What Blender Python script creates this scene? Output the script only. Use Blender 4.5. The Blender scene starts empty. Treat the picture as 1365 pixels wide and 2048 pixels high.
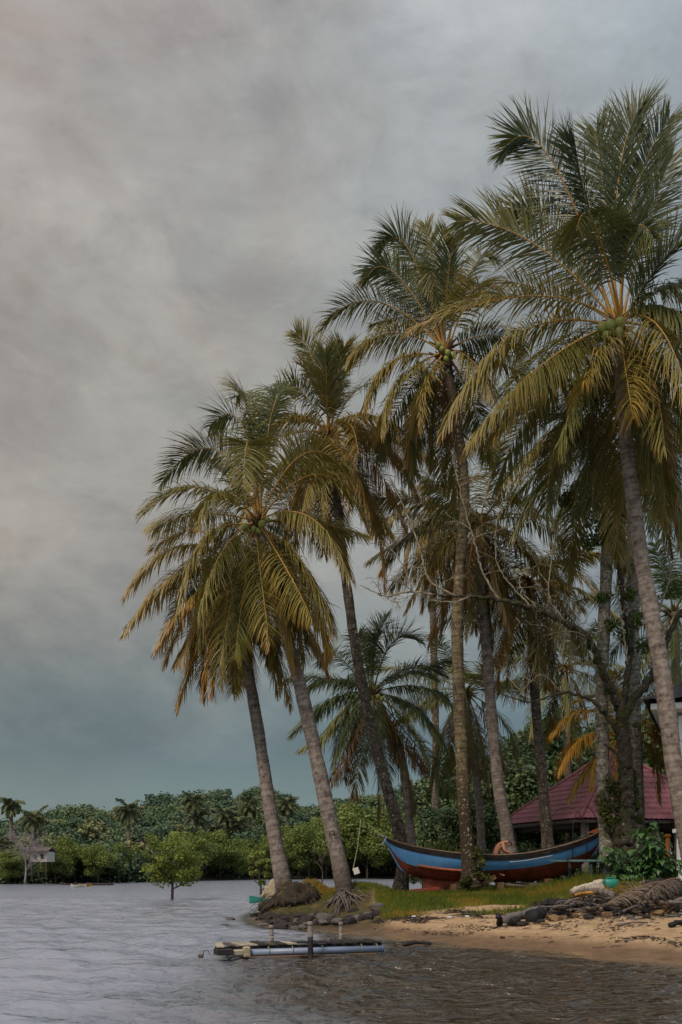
import bpy, bmesh, math, random
import numpy as np
from mathutils import Vector, Matrix, noise as mnoise

SC = bpy.context.scene
COL = SC.collection
R = math.radians
rng = np.random.default_rng(7)
random.seed(7)

# ------------------------------------------------------------------ camera
F_PX, HOR, CX, CAMZ = 2000.0, 1735.0, 682.5, 1.5
cam_d = bpy.data.cameras.new('camera')
cam = bpy.data.objects.new('camera', cam_d); COL.objects.link(cam)
cam_d.sensor_fit = 'VERTICAL'; cam_d.sensor_height = 36.0
cam_d.lens = F_PX / 2048 * 36.0
cam_d.shift_y = (HOR - 1024) / 2048
cam_d.clip_start = 0.1; cam_d.clip_end = 6000
cam.location = (0, 0, CAMZ); cam.rotation_euler = (R(90), 0, 0)
SC.camera = cam

# ------------------------------------------------------------------ world and light
SUN_EL, SUN_AZ = R(48), R(215)      # azimuth clockwise from +Y: behind the camera, to the left
W = bpy.data.worlds.new('World'); SC.world = W; W.use_nodes = True
nt = W.node_tree; nt.nodes.clear()
def N(t, **k):
    n = nt.nodes.new(t)
    for a, b in k.items():
        if a in n.inputs: n.inputs[a].default_value = b
        else: setattr(n, a, b)
    return n
def LK(a, b): nt.links.new(a, b)
def ramp(node, stops):
    e = node.color_ramp.elements
    while len(e) > 1: e.remove(e[-1])
    e[0].position = stops[0][0]; e[0].color = (*stops[0][1], 1)
    for p, c in stops[1:]:
        x = e.new(p); x.color = (*c, 1)
def s2l(r, g, b):
    f = lambda v: ((v/255+0.055)/1.055)**2.4 if v > 10 else v/255/12.92
    return (f(r), f(g), f(b))
out = N('ShaderNodeOutputWorld')
sky = N('ShaderNodeTexSky', sky_type='NISHITA', sun_disc=False, sun_elevation=SUN_EL, sun_rotation=SUN_AZ)
bgs = N('ShaderNodeBackground', Strength=0.07); LK(sky.outputs[0], bgs.inputs[0])
tc = N('ShaderNodeTexCoord')
sep = N('ShaderNodeSeparateXYZ'); LK(tc.outputs['Generated'], sep.inputs[0])
mp = N('ShaderNodeMapping'); mp.inputs['Scale'].default_value = (1.0, 1.0, 1.7); LK(tc.outputs['Generated'], mp.inputs[0])
n1 = N('ShaderNodeTexNoise', Scale=4.2, Detail=8.0, Roughness=0.6, Distortion=0.3); LK(mp.outputs[0], n1.inputs[0])
n2 = N('ShaderNodeTexNoise', Scale=7.5, Detail=6.0, Roughness=0.6, Distortion=0.5); LK(mp.outputs[0], n2.inputs[0])
# elevation jittered by the clouds themselves
m1 = N('ShaderNodeMath', operation='MULTIPLY_ADD'); LK(n1.outputs[0], m1.inputs[0]); m1.inputs[1].default_value = 0.16
m1b = N('ShaderNodeMath', operation='SUBTRACT'); LK(sep.outputs[2], m1b.inputs[0]); m1b.inputs[1].default_value = 0.08
LK(m1b.outputs[0], m1.inputs[2])
cr = N('ShaderNodeValToRGB'); LK(m1.outputs[0], cr.inputs[0])
ramp(cr, [(0.0, s2l(114, 134, 137)), (0.06, s2l(110, 130, 134)), (0.11, s2l(98, 115, 121)), (0.16, s2l(112, 125, 128)),
          (0.21, s2l(133, 139, 138)), (0.30, s2l(152, 153, 150)), (0.45, s2l(162, 164, 161)), (0.62, s2l(171, 172, 172)), (0.8, s2l(215, 216, 220)), (1.0, s2l(245, 245, 250))])
# warm to the left, cool to the right
crx = N('ShaderNodeValToRGB')
mx = N('ShaderNodeMath', operation='MULTIPLY_ADD'); LK(sep.outputs[0], mx.inputs[0]); mx.inputs[1].default_value = 1.1; mx.inputs[2].default_value = 0.5
mx2 = N('ShaderNodeMath', operation='MULTIPLY_ADD'); LK(n2.outputs[0], mx2.inputs[0]); mx2.inputs[1].default_value = 0.28
mx2.use_clamp = False
mxs = N('ShaderNodeMath', operation='SUBTRACT'); LK(mx.outputs[0], mxs.inputs[0]); mxs.inputs[1].default_value = 0.14
LK(mxs.outputs[0], mx2.inputs[2]); LK(mx2.outputs[0], crx.inputs[0])
ramp(crx, [(0.15, (1.14, 1.03, 0.95)), (0.45, (1.05, 1.03, 0.99)), (0.68, (0.90, 0.97, 1.01)), (0.85, (0.76, 0.86, 0.95))])
mul = N('ShaderNodeMix', data_type='RGBA', blend_type='MULTIPLY'); mul.inputs[0].default_value = 1.0
LK(cr.outputs[0], mul.inputs[6]); LK(crx.outputs[0], mul.inputs[7])
crn = N('ShaderNodeValToRGB'); LK(n1.outputs[0], crn.inputs[0])
ramp(crn, [(0.30, (0.74, 0.73, 0.74)), (0.44, (0.88, 0.88, 0.89)), (0.55, (1.04, 1.04, 1.03)), (0.66, (1.12, 1.12, 1.12))])
mul2 = N('ShaderNodeMix', data_type='RGBA', blend_type='MULTIPLY'); mul2.inputs[0].default_value = 0.85
LK(mul.outputs[2], mul2.inputs[6]); LK(crn.outputs[0], mul2.inputs[7])
nm = N('ShaderNodeTexNoise', Scale=11.0, Detail=7.0, Roughness=0.62, Distortion=0.4); LK(mp.outputs[0], nm.inputs[0])
crm = N('ShaderNodeValToRGB'); LK(nm.outputs[0], crm.inputs[0])
ramp(crm, [(0.34, (0.84, 0.84, 0.85)), (0.48, (0.97, 0.97, 0.97)), (0.64, (1.07, 1.07, 1.07))])
mulm = N('ShaderNodeMix', data_type='RGBA', blend_type='MULTIPLY')
mk_ = N('ShaderNodeMapRange', clamp=True); LK(sep.outputs[2], mk_.inputs[0]); mk_.inputs[1].default_value = 0.05; mk_.inputs[2].default_value = 0.3; mk_.inputs[3].default_value = 0.15; mk_.inputs[4].default_value = 1.0; LK(mk_.outputs[0], mulm.inputs[0])
LK(mul2.outputs[2], mulm.inputs[6]); LK(crm.outputs[0], mulm.inputs[7])
n3 = N('ShaderNodeTexNoise', Scale=5.0, Detail=4.0, Roughness=0.5, Distortion=0.8); LK(mp.outputs[0], n3.inputs[0])
crp = N('ShaderNodeValToRGB'); LK(n3.outputs[0], crp.inputs[0])
ramp(crp, [(0.52, (1, 1, 1)), (0.64, (0.93, 0.83, 0.79)), (0.75, (0.88, 0.78, 0.75))])
mul3 = N('ShaderNodeMix', data_type='RGBA', blend_type='MULTIPLY')
pk = N('ShaderNodeMapRange', clamp=True); LK(sep.outputs[0], pk.inputs[0])
pk.inputs[1].default_value = 0.05; pk.inputs[2].default_value = -0.25; pk.inputs[3].default_value = 0.05; pk.inputs[4].default_value = 0.7
LK(pk.outputs[0], mul3.inputs[0]); LK(mulm.outputs[2], mul3.inputs[6]); LK(crp.outputs[0], mul3.inputs[7])
# unseen sky on the sun's side, behind the viewer, brightened as added fill
bk = N('ShaderNodeMapRange', clamp=True); LK(sep.outputs[1], bk.inputs[0])
bk.inputs[1].default_value = 0.35; bk.inputs[2].default_value = -0.7; bk.inputs[3].default_value = 1.0; bk.inputs[4].default_value = 1.9
bgc = N('ShaderNodeBackground'); LK(mul3.outputs[2], bgc.inputs[0]); LK(bk.outputs[0], bgc.inputs[1])
mixs = N('ShaderNodeMixShader'); mixs.inputs[0].default_value = 0.9
LK(bgs.outputs[0], mixs.inputs[1]); LK(bgc.outputs[0], mixs.inputs[2]); LK(mixs.outputs[0], out.inputs[0])

sd = bpy.data.lights.new('sun', 'SUN'); sd.energy = 2.3; sd.angle = R(9); sd.color = (1.0, 0.88, 0.72)
sun = bpy.data.objects.new('sun', sd); COL.objects.link(sun)
sdir = Vector((math.sin(SUN_AZ)*math.cos(SUN_EL), math.cos(SUN_AZ)*math.cos(SUN_EL), math.sin(SUN_EL)))
sun.rotation_euler = (-sdir).to_track_quat('-Z', 'Y').to_euler()
sun.location = sdir*60

vs = SC.view_settings; vs.view_transform = 'Standard'; vs.look = 'None'; vs.exposure = 0.12; vs.gamma = 1.0; vs.use_curve_mapping = False
SC.cycles.max_bounces = 6; SC.cycles.sample_clamp_direct = 2.0; SC.cycles.sample_clamp_indirect = 2.0; SC.cycles.transparent_max_bounces = 6

# ------------------------------------------------------------------ helpers
def at(px, py, Y): return np.array(((px-CX)/F_PX*Y, Y, CAMZ-(py-HOR)/F_PX*Y))
def tag(o, label=None, cat=None, group=None, kind=None):
    if label: o['label'] = label
    if cat: o['category'] = cat
    if group: o['group'] = group
    if kind: o['kind'] = kind
    return o
def empty(name, loc, label=None, cat=None, group=None, rz=0):
    o = bpy.data.objects.new(name, None); COL.objects.link(o); o.location = tuple(loc); o.rotation_euler = (0, 0, rz)
    o.empty_display_size = 0.2
    return tag(o, label, cat, group)
def mk(name, V, Fc, mat, parent=None, smooth=True, tint=None, world=True):
    """one mesh object; V in world coordinates, moved to the local space of its parent's location"""
    V = np.asarray(V, dtype=float)
    origin = np.zeros(3)
    if parent is not None and world:
        p = parent
        while p is not None: origin = origin + np.array(p.location); p = p.parent
    elif parent is None and world:
        origin = np.array((V[:, 0].mean(), V[:, 1].mean(), V[:, 2].min()))
    me = bpy.data.meshes.new(name)
    me.from_pydata((V-origin).tolist(), [], Fc.tolist() if isinstance(Fc, np.ndarray) else Fc)
    if tint is not None:
        a = me.attributes.new('tint', 'FLOAT', 'POINT'); a.data.foreach_set('value', np.asarray(tint, dtype=np.float32))
    if smooth: me.polygons.foreach_set('use_smooth', [True]*len(me.polygons))
    me.materials.append(mat); me.update()
    o = bpy.data.objects.new(name, me); COL.objects.link(o)
    if parent is not None: o.parent = parent
    elif world: o.location = tuple(origin)
    return o
class MB:
    def __init__(s): s.v = []; s.f = []; s.t = []; s.n = 0
    def add(s, V, Fc, t=0.0):
        V = np.asarray(V, float); s.v.append(V)
        Fl = Fc.tolist() if isinstance(Fc, np.ndarray) else Fc
        s.f += [[i+s.n for i in f] for f in Fl]
        s.t.append(np.full(len(V), t, float) if np.isscalar(t) else np.asarray(t, float)); s.n += len(V); return s
    def build(s, name, mat, parent=None, smooth=False):
        return mk(name, np.vstack(s.v), s.f, mat, parent, smooth, np.concatenate(s.t))
def box(c, h, rz=0, tilt=0, bev=0.0, ry=0):
    c = np.array(c, float)
    bm = bmesh.new(); bmesh.ops.create_cube(bm, size=2.0)
    for v in bm.verts: v.co = Vector((v.co.x*h[0], v.co.y*h[1], v.co.z*h[2]))
    if bev > 0: bmesh.ops.bevel(bm, geom=bm.edges[:], offset=bev, segments=1, affect='EDGES')
    M = Matrix.Rotation(rz, 3, 'Z') @ Matrix.Rotation(ry, 3, 'Y') @ Matrix.Rotation(tilt, 3, 'X')
    V = np.array([list(M @ v.co) for v in bm.verts])+c; Fc = [[v.index for v in f.verts] for f in bm.faces]
    bm.free(); return V, Fc
def unit(v):
    n = np.linalg.norm(v, axis=-1, keepdims=True); return v/np.maximum(n, 1e-9)
def catmull(P, step):
    P = np.asarray(P, float); Q = np.vstack([2*P[0]-P[1], P, 2*P[-1]-P[-2]]); o = []
    for i in range(1, len(Q)-2):
        n = max(1, int(np.linalg.norm(Q[i+1, :3]-Q[i, :3])/step)); t = np.linspace(0, 1, n, endpoint=False)[:, None]
        p0, p1, p2, p3 = Q[i-1], Q[i], Q[i+1], Q[i+2]
        o.append(.5*((2*p1)+(-p0+p2)*t+(2*p0-5*p1+4*p2-p3)*t**2+(-p0+3*p1-3*p2+p3)*t**3))
    o.append(P[-1:]); return np.vstack(o)
def tube(P, rad, n=8, cap=True, rough=0.0):
    """P (m,3) path, rad (m,) radii -> V, F"""
    P = np.asarray(P, float); m = len(P); rad = np.broadcast_to(rad, (m,)).astype(float)
    T = unit(np.gradient(P, axis=0)); a = np.array((0.0, 0.0, 1.0)) if abs(T[0][2]) < .9 else np.array((1.0, 0, 0))
    U = np.zeros_like(P); u = unit(np.cross(T[0], a))
    for i in range(m):
        u = unit(u-T[i]*np.dot(u, T[i])); U[i] = u
    B = np.cross(T, U); th = np.linspace(0, 2*math.pi, n, endpoint=False)
    r = rad[:, None]*(1+(rng.normal(0, rough, (m, n)) if rough else 0))
    V = P[:, None, :]+(np.cos(th)*r)[..., None]*U[:, None, :]+(np.sin(th)*r)[..., None]*B[:, None, :]
    V = V.reshape(-1, 3); i = np.arange(m-1)[:, None]*n; j = np.arange(n)[None, :]; k = (j+1) % n
    Fc = np.stack([i+j, i+k, i+n+k, i+n+j], -1).reshape(-1, 4).tolist()
    if cap: Fc += [list(range(n))[::-1], list(range((m-1)*n, m*n))]
    return V, Fc
def copy_tree(o, parent=None, **props):
    c = o.copy(); COL.objects.link(c)
    if parent is not None: c.parent = parent
    for k, v in props.items(): c[k] = v
    for ch in [x for x in bpy.data.objects if x.parent == o]: copy_tree(ch, c)
    return c
KIDS = {}
# ------------------------------------------------------------------ materials
def mat(name, base, rough=0.8, scale=8.0, var=0.25, bump=0.15, bscale=None, second=None, thr=(0.5, 0.6), spec=0.3, sscale=None, coat=0, stretch=None, third=None, t3=(0.6, 0.65), s3=3.0):
    m = bpy.data.materials.new(name); m.use_nodes = True
    global nt
    nt = m.node_tree; b = nt.nodes['Principled BSDF']
    tcn = N('ShaderNodeTexCoord'); src = tcn.outputs['Object']
    if stretch:
        mpn = N('ShaderNodeMapping'); mpn.inputs['Scale'].default_value = stretch; LK(src, mpn.inputs[0]); src = mpn.outputs[0]
    no = N('ShaderNodeTexNoise', Scale=scale, Detail=6.0, Roughness=0.65); LK(src, no.inputs[0])
    r_ = N('ShaderNodeValToRGB'); LK(no.outputs[0], r_.inputs[0])
    c = np.array(base); ramp(r_, [(0.3, tuple(c*(1-var))), (0.7, tuple(np.minimum(c*(1+var), 1)))])
    colo = r_.outputs[0]
    def over(colo, cc, th, sc):
        n_ = N('ShaderNodeTexNoise', Scale=sc, Detail=5.0, Roughness=0.7); LK(src, n_.inputs[0])
        rr = N('ShaderNodeMapRange', clamp=True); LK(n_.outputs[0], rr.inputs[0]); rr.inputs[1].default_value = th[0]; rr.inputs[2].default_value = th[1]
        mm = N('ShaderNodeMix', data_type='RGBA'); LK(rr.outputs[0], mm.inputs[0]); LK(colo, mm.inputs[6]); mm.inputs[7].default_value = (*cc, 1)
        return mm.outputs[2]
    if second: colo = over(colo, second, thr, sscale or scale*.5)
    if third: colo = over(colo, third, t3, s3)
    LK(colo, b.inputs['Base Color']); b.inputs['Roughness'].default_value = rough; b.inputs['Specular IOR Level'].default_value = spec
    if bump:
        nb = N('ShaderNodeTexNoise', Scale=bscale or scale*4, Detail=5.0); LK(src, nb.inputs[0])
        bp = N('ShaderNodeBump', Strength=bump, Distance=0.03); LK(nb.outputs[0], bp.inputs['Height']); LK(bp.outputs[0], b.inputs['Normal'])
    m['colour_socket'] = 1
    return m
def leafmat(name, stops, rough=0.5, trans=0.25, spec=0.35, rnd=0.0, bump=0.0):
    """leaf colour by the mesh's own 'tint' attribute (age of each leaf)"""
    global nt
    m = bpy.data.materials.new(name); m.use_nodes = True; nt = m.node_tree; b = nt.nodes['Principled BSDF']
    at_ = N('ShaderNodeAttribute'); at_.attribute_name = 'tint'
    fac = at_.outputs['Fac']
    if rnd:
        oi = N('ShaderNodeObjectInfo'); ma = N('ShaderNodeMath', operation='MULTIPLY_ADD'); LK(oi.outputs['Random'], ma.inputs[0]); ma.inputs[1].default_value = rnd
        LK(fac, ma.inputs[2]); fac = ma.outputs[0]
    r_ = N('ShaderNodeValToRGB'); LK(fac, r_.inputs[0]); ramp(r_, stops); LK(r_.outputs[0], b.inputs['Base Color'])
    b.inputs['Roughness'].default_value = rough; b.inputs['Specular IOR Level'].default_value = spec
    if trans:
        tr = N('ShaderNodeBsdfTranslucent'); LK(r_.outputs[0], tr.inputs[0]); mi = N('ShaderNodeMixShader'); mi.inputs[0].default_value = trans
        LK(b.outputs[0], mi.inputs[1]); LK(tr.outputs[0], mi.inputs[2]); LK(mi.outputs[0], nt.nodes['Material Output'].inputs[0])
    return m
M = {}
M['frond'] = leafmat('palm_leaflets', [(0.0, (0.032, 0.05, 0.024)), (0.3, (0.125, 0.122, 0.028)), (0.55, (0.25, 0.18, 0.036)), (0.72, (0.34, 0.185, 0.045)), (0.84, (0.22, 0.11, 0.045)), (0.92, (0.36, 0.23, 0.06)), (1.0, (0.46, 0.25, 0.055))], rough=0.42, trans=0.22, spec=0.4)
M['frond_dark'] = leafmat('deep_green_palm_leaflets', [(0.0, (0.026, 0.052, 0.03)), (0.3, (0.085, 0.11, 0.038)), (0.55, (0.19, 0.18, 0.04)), (0.72, (0.15, 0.075, 0.02)), (0.84, (0.11, 0.05, 0.02)), (1.0, (0.16, 0.15, 0.04))], rough=0.45, trans=0.2)
M['frond_orange'] = leafmat('yellowing_palm_leaflets', [(0.0, (0.14, 0.12, 0.02)), (0.4, (0.26, 0.17, 0.02)), (0.65, (0.42, 0.20, 0.02)), (1.0, (0.55, 0.28, 0.03))], rough=0.5, trans=0.3)
M['far_frond'] = leafmat('far_palm_leaflets', [(0.0, (0.07, 0.095, 0.055)), (0.5, (0.15, 0.165, 0.075)), (0.8, (0.22, 0.18, 0.09)), (1.0, (0.2, 0.16, 0.08))], rough=0.6, trans=0.2)
M['dead_frond'] = leafmat('dry_palm_leaflets', [(0.0, (0.09, 0.055, 0.045)), (0.45, (0.17, 0.12, 0.09)), (0.75, (0.26, 0.20, 0.14)), (1.0, (0.14, 0.07, 0.05))], rough=0.8, trans=0.1)
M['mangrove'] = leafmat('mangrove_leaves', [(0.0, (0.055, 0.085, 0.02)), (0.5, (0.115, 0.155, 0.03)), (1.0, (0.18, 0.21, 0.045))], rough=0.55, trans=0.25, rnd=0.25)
M['woodleaf'] = leafmat('far_wood_leaves', [(0.0, (0.045, 0.085, 0.06)), (0.4, (0.09, 0.14, 0.065)), (0.7, (0.155, 0.175, 0.07)), (1.0, (0.22, 0.20, 0.085))], rough=0.6, trans=0.2)  # far leaf colour paled in place of haze
M['darkleaf'] = leafmat('dark_broad_leaves', [(0.0, (0.024, 0.052, 0.022)), (0.5, (0.055, 0.095, 0.034)), (1.0, (0.12, 0.155, 0.055))], rough=0.45, trans=0.2, rnd=0.2)
M['shrub'] = leafmat('glossy_heart_leaves', [(0.0, (0.02, 0.055, 0.02)), (0.5, (0.045, 0.11, 0.03)), (1.0, (0.09, 0.17, 0.05))], rough=0.38, trans=0.2)
M['grass'] = leafmat('grass_blades', [(0.0, (0.085, 0.13, 0.018)), (0.5, (0.19, 0.225, 0.03)), (0.8, (0.34, 0.24, 0.04)), (1.0, (0.40, 0.25, 0.05))], rough=0.6, trans=0.3)
M['moss'] = leafmat('fern_and_moss_leaves', [(0.0, (0.018, 0.028, 0.008)), (0.6, (0.06, 0.066, 0.013)), (1.0, (0.12, 0.12, 0.02))], rough=0.7, trans=0.2)
M['mangrove_near'] = leafmat('bright_mangrove_leaves', [(0.0, (0.09, 0.125, 0.02)), (0.5, (0.17, 0.215, 0.032)), (1.0, (0.26, 0.29, 0.05))], rough=0.55, trans=0.3)  # lighter yellow-green leaves for the mangroves standing in the water
def trunkmat(name, base, dark, lich, lt=(0.60, 0.66), mossy=None, ringk=0.6):
    global nt
    m = bpy.data.materials.new(name); m.use_nodes = True; nt = m.node_tree; b = nt.nodes['Principled BSDF']
    tcn = N('ShaderNodeTexCoord'); src = tcn.outputs['Object']
    at_ = N('ShaderNodeAttribute'); at_.attribute_name = 'tint'
    n0 = N('ShaderNodeTexNoise', Scale=5.0, Detail=8.0, Roughness=0.75); LK(src, n0.inputs[0])
    r0 = N('ShaderNodeValToRGB'); LK(n0.outputs[0], r0.inputs[0]); ramp(r0, [(0.36, tuple(np.array(dark))), (0.56, base), (0.75, tuple(np.array(base)*1.25))])
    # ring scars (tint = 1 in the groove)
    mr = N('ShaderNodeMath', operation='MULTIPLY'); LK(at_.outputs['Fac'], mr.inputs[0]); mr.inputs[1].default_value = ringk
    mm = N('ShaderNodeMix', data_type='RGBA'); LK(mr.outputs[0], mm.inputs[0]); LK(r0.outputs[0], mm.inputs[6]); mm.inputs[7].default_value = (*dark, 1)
    colo = mm.outputs[2]
    def over(colo, c, th, sc):
        n_ = N('ShaderNodeTexNoise', Scale=sc, Detail=7.0, Roughness=0.72, Distortion=0.3); LK(src, n_.inputs[0])
        rr = N('ShaderNodeMapRange', clamp=True); LK(n_.outputs[0], rr.inputs[0]); rr.inputs[1].default_value = th[0]; rr.inputs[2].default_value = th[1]
        m2 = N('ShaderNodeMix', data_type='RGBA'); LK(rr.outputs[0], m2.inputs[0]); LK(colo, m2.inputs[6]); m2.inputs[7].default_value = (*c, 1); return m2.outputs[2]
    colo = over(colo, lich, lt, 11.0)
    if mossy: colo = over(colo, mossy, (0.5, 0.62), 3.0)
    LK(colo, b.inputs['Base Color']); b.inputs['Roughness'].default_value = 0.9; b.inputs['Specular IOR Level'].default_value = 0.15
    nb = N('ShaderNodeTexNoise', Scale=22.0, Detail=6.0, Roughness=0.7); LK(src, nb.inputs[0])
    bp = N('ShaderNodeBump', Strength=0.6, Distance=0.03); LK(nb.outputs[0], bp.inputs['Height']); LK(bp.outputs[0], b.inputs['Normal'])
    return m
M['trunk_grey'] = trunkmat('grey_palm_bark', (0.26, 0.215, 0.19), (0.075, 0.056, 0.048), (0.30, 0.27, 0.22), (0.62, 0.70))
M['trunk_lichen'] = trunkmat('lichened_palm_bark', (0.19, 0.145, 0.085), (0.045, 0.032, 0.022), (0.36, 0.32, 0.21), (0.57, 0.63), ringk=0.7)
M['trunk_dark'] = trunkmat('dark_lichened_palm_bark', (0.12, 0.095, 0.075), (0.03, 0.024, 0.02), (0.38, 0.35, 0.26), (0.575, 0.61), ringk=0.5)
M['trunk_mossy'] = trunkmat('mossy_grey_palm_bark', (0.24, 0.21, 0.18), (0.06, 0.05, 0.042), (0.42, 0.40, 0.33), (0.54, 0.6), mossy=(0.05, 0.055, 0.015))
M['bark_black'] = trunkmat('black_mossy_bark', (0.065, 0.052, 0.042), (0.01, 0.008, 0.007), (0.30, 0.28, 0.23), (0.6, 0.63), mossy=(0.04, 0.048, 0.012))
M['bark_twig'] = trunkmat('pale_dead_twig_bark', (0.30, 0.25, 0.18), (0.10, 0.08, 0.055), (0.42, 0.38, 0.28), (0.6, 0.66))
M['bark_plain'] = mat('brown_tree_bark', (0.07, 0.055, 0.042), 0.9, 6, 0.4, 0.5)
M['bark_far'] = mat('far_trunk_bark', (0.14, 0.11, 0.095), 0.9, 3, 0.3, 0.2)
M['bark_mangrove'] = mat('mangrove_stem_bark', (0.06, 0.042, 0.04), 0.9, 6, 0.3, 0.2)
M['greytwig'] = mat('bare_mauve_twigs', (0.22, 0.18, 0.19), 0.9, 3, 0.2, 0.1)
M['coconut'] = mat('green_coconut_husk', (0.19, 0.20, 0.045), 0.45, 12, 0.3, 0.05, second=(0.22, 0.15, 0.045), thr=(0.55, 0.7))
M['fibre'] = mat('brown_crown_fibre', (0.10, 0.055, 0.03), 0.95, 20, 0.5, 0.6)
M['rock'] = mat('dark_wet_rock', (0.030, 0.024, 0.024), 0.7, 7, 0.5, 0.8, second=(0.085, 0.055, 0.042), thr=(0.55, 0.7), sscale=3)
M['rock_tan'] = mat('tan_rock', (0.20, 0.125, 0.06), 0.85, 6, 0.35, 0.6, second=(0.07, 0.05, 0.04), thr=(0.52, 0.66), sscale=4)
M['rock_grey'] = mat('pale_grey_stone', (0.11, 0.095, 0.09), 0.8, 7, 0.4, 0.7, second=(0.04, 0.033, 0.033), thr=(0.55, 0.7), sscale=4)
M['black_log'] = mat('charred_black_log', (0.012, 0.011, 0.012), 0.7, 10, 0.5, 0.8, second=(0.10, 0.095, 0.10), thr=(0.6, 0.7), sscale=7)
M['driftwood'] = mat('grey_driftwood', (0.13, 0.105, 0.095), 0.9, 9, 0.4, 0.5, second=(0.05, 0.036, 0.032), thr=(0.5, 0.62), sscale=5)
M['wood_post'] = mat('weathered_mooring_wood', (0.26, 0.22, 0.20), 0.85, 8, 0.35, 0.4, stretch=(1, 1, 0.2), second=(0.06, 0.05, 0.045), thr=(0.5, 0.62))
M['wood_plank'] = mat('brown_plank_wood', (0.17, 0.10, 0.055), 0.85, 8, 0.35, 0.3, second=(0.05, 0.033, 0.025), thr=(0.52, 0.65))
M['blue_paint'] = mat('weathered_blue_boat_paint', (0.13, 0.36, 0.74), 0.5, 3.0, 0.12, 0.12, second=(0.09, 0.22, 0.44), thr=(0.52, 0.78), sscale=1.6, spec=0.35, third=(0.10, 0.15, 0.16), t3=(0.66, 0.72), s3=6.0, stretch=(1.0, 1.0, 0.55))
M['red_paint'] = mat('weathered_red_boat_paint', (0.25, 0.055, 0.03), 0.65, 3.5, 0.3, 0.2, second=(0.08, 0.022, 0.018), thr=(0.48, 0.66), sscale=2.0, third=(0.36, 0.22, 0.17), t3=(0.68, 0.70), s3=14.0)
M['orange_paint'] = mat('faded_orange_boat_paint', (0.36, 0.10, 0.045), 0.6, 6, 0.25, 0.1)
M['black_wood'] = mat('tarred_black_wood', (0.022, 0.018, 0.018), 0.65, 8, 0.5, 0.3, second=(0.09, 0.07, 0.06), thr=(0.58, 0.7), stretch=(0.5, 1, 1.5))
M['inner_wood'] = mat('bleached_boat_wood', (0.20, 0.13, 0.09), 0.85, 8, 0.35, 0.3)
M['white_wall'] = mat('white_house_plaster', (0.70, 0.71, 0.74), 0.8, 2, 0.06, 0.05, second=(0.5, 0.5, 0.5), thr=(0.6, 0.8), sscale=1.2)
M['roof_maroon'] = mat('maroon_roof_tiles', (0.23, 0.078, 0.095), 0.6, 2.5, 0.2, 0.1, second=(0.15, 0.055, 0.055), thr=(0.50, 0.68), sscale=1.3, third=(0.12, 0.09, 0.075), t3=(0.60, 0.72), s3=3.0)
M['roof_dark'] = mat('dark_roof_tiles', (0.05, 0.035, 0.045), 0.6, 3, 0.3, 0.2)
M['concrete'] = mat('stained_concrete', (0.33, 0.28, 0.22), 0.85, 5, 0.2, 0.2, second=(0.18, 0.14, 0.1), thr=(0.5, 0.7))
M['pipe'] = mat('blue_grey_plastic_pipe', (0.17, 0.21, 0.30), 0.4, 5, 0.12, 0.0, spec=0.5, second=(0.16, 0.18, 0.24), thr=(0.58, 0.75), sscale=3)
M['foam_white'] = mat('dirty_white_foam', (0.50, 0.47, 0.42), 0.8, 9, 0.25, 0.2, second=(0.2, 0.16, 0.12), thr=(0.55, 0.7))
M['sack'] = mat('dirty_white_sack', (0.42, 0.36, 0.30), 0.8, 10, 0.3, 0.5, second=(0.16, 0.12, 0.10), thr=(0.55, 0.7))
M['teal'] = mat('teal_plastic', (0.012, 0.20, 0.16), 0.4, 8, 0.2, 0.02, spec=0.5, second=(0.01, 0.12, 0.11), thr=(0.5, 0.7))
M['teal_wood'] = mat('peeling_teal_painted_wood', (0.085, 0.15, 0.16), 0.75, 8, 0.25, 0.3, second=(0.03, 0.045, 0.05), thr=(0.5, 0.6))
M['yellow'] = mat('faded_yellow_wood', (0.40, 0.20, 0.03), 0.7, 9, 0.3, 0.2)
M['net'] = mat('tan_fishing_net', (0.34, 0.28, 0.19), 0.95, 14, 0.3, 0.8)
M['rope'] = mat('yellow_green_rope', (0.30, 0.30, 0.16), 0.9, 30, 0.2, 0.2)
M['twine'] = mat('pale_blue_twine', (0.42, 0.50, 0.60), 0.9, 30, 0.2, 0.2)
M['iron'] = mat('rusty_dark_iron', (0.03, 0.024, 0.022), 0.7, 20, 0.3, 0.1)
M['skin'] = mat('tanned_skin', (0.42, 0.19, 0.115), 0.55, 9, 0.12, 0.03)
M['hair'] = mat('short_grey_brown_hair', (0.07, 0.045, 0.04), 0.8, 60, 0.5, 0.3)
M['shorts'] = mat('dark_work_shorts', (0.05, 0.05, 0.06), 0.9, 20, 0.2, 0.2)
M['litter_white'] = mat('white_litter', (0.62, 0.62, 0.66), 0.6, 20, 0.15, 0.1)
M['litter_dark'] = mat('grey_plastic_sheet', (0.07, 0.08, 0.10), 0.35, 12, 0.4, 0.3, spec=0.5)
M['orange_pole'] = mat('orange_painted_post', (0.42, 0.16, 0.04), 0.6, 10, 0.2, 0.1)
M['fence_dark'] = mat('dark_garden_wall', (0.06, 0.06, 0.055), 0.9, 3, 0.4, 0.3)

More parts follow.
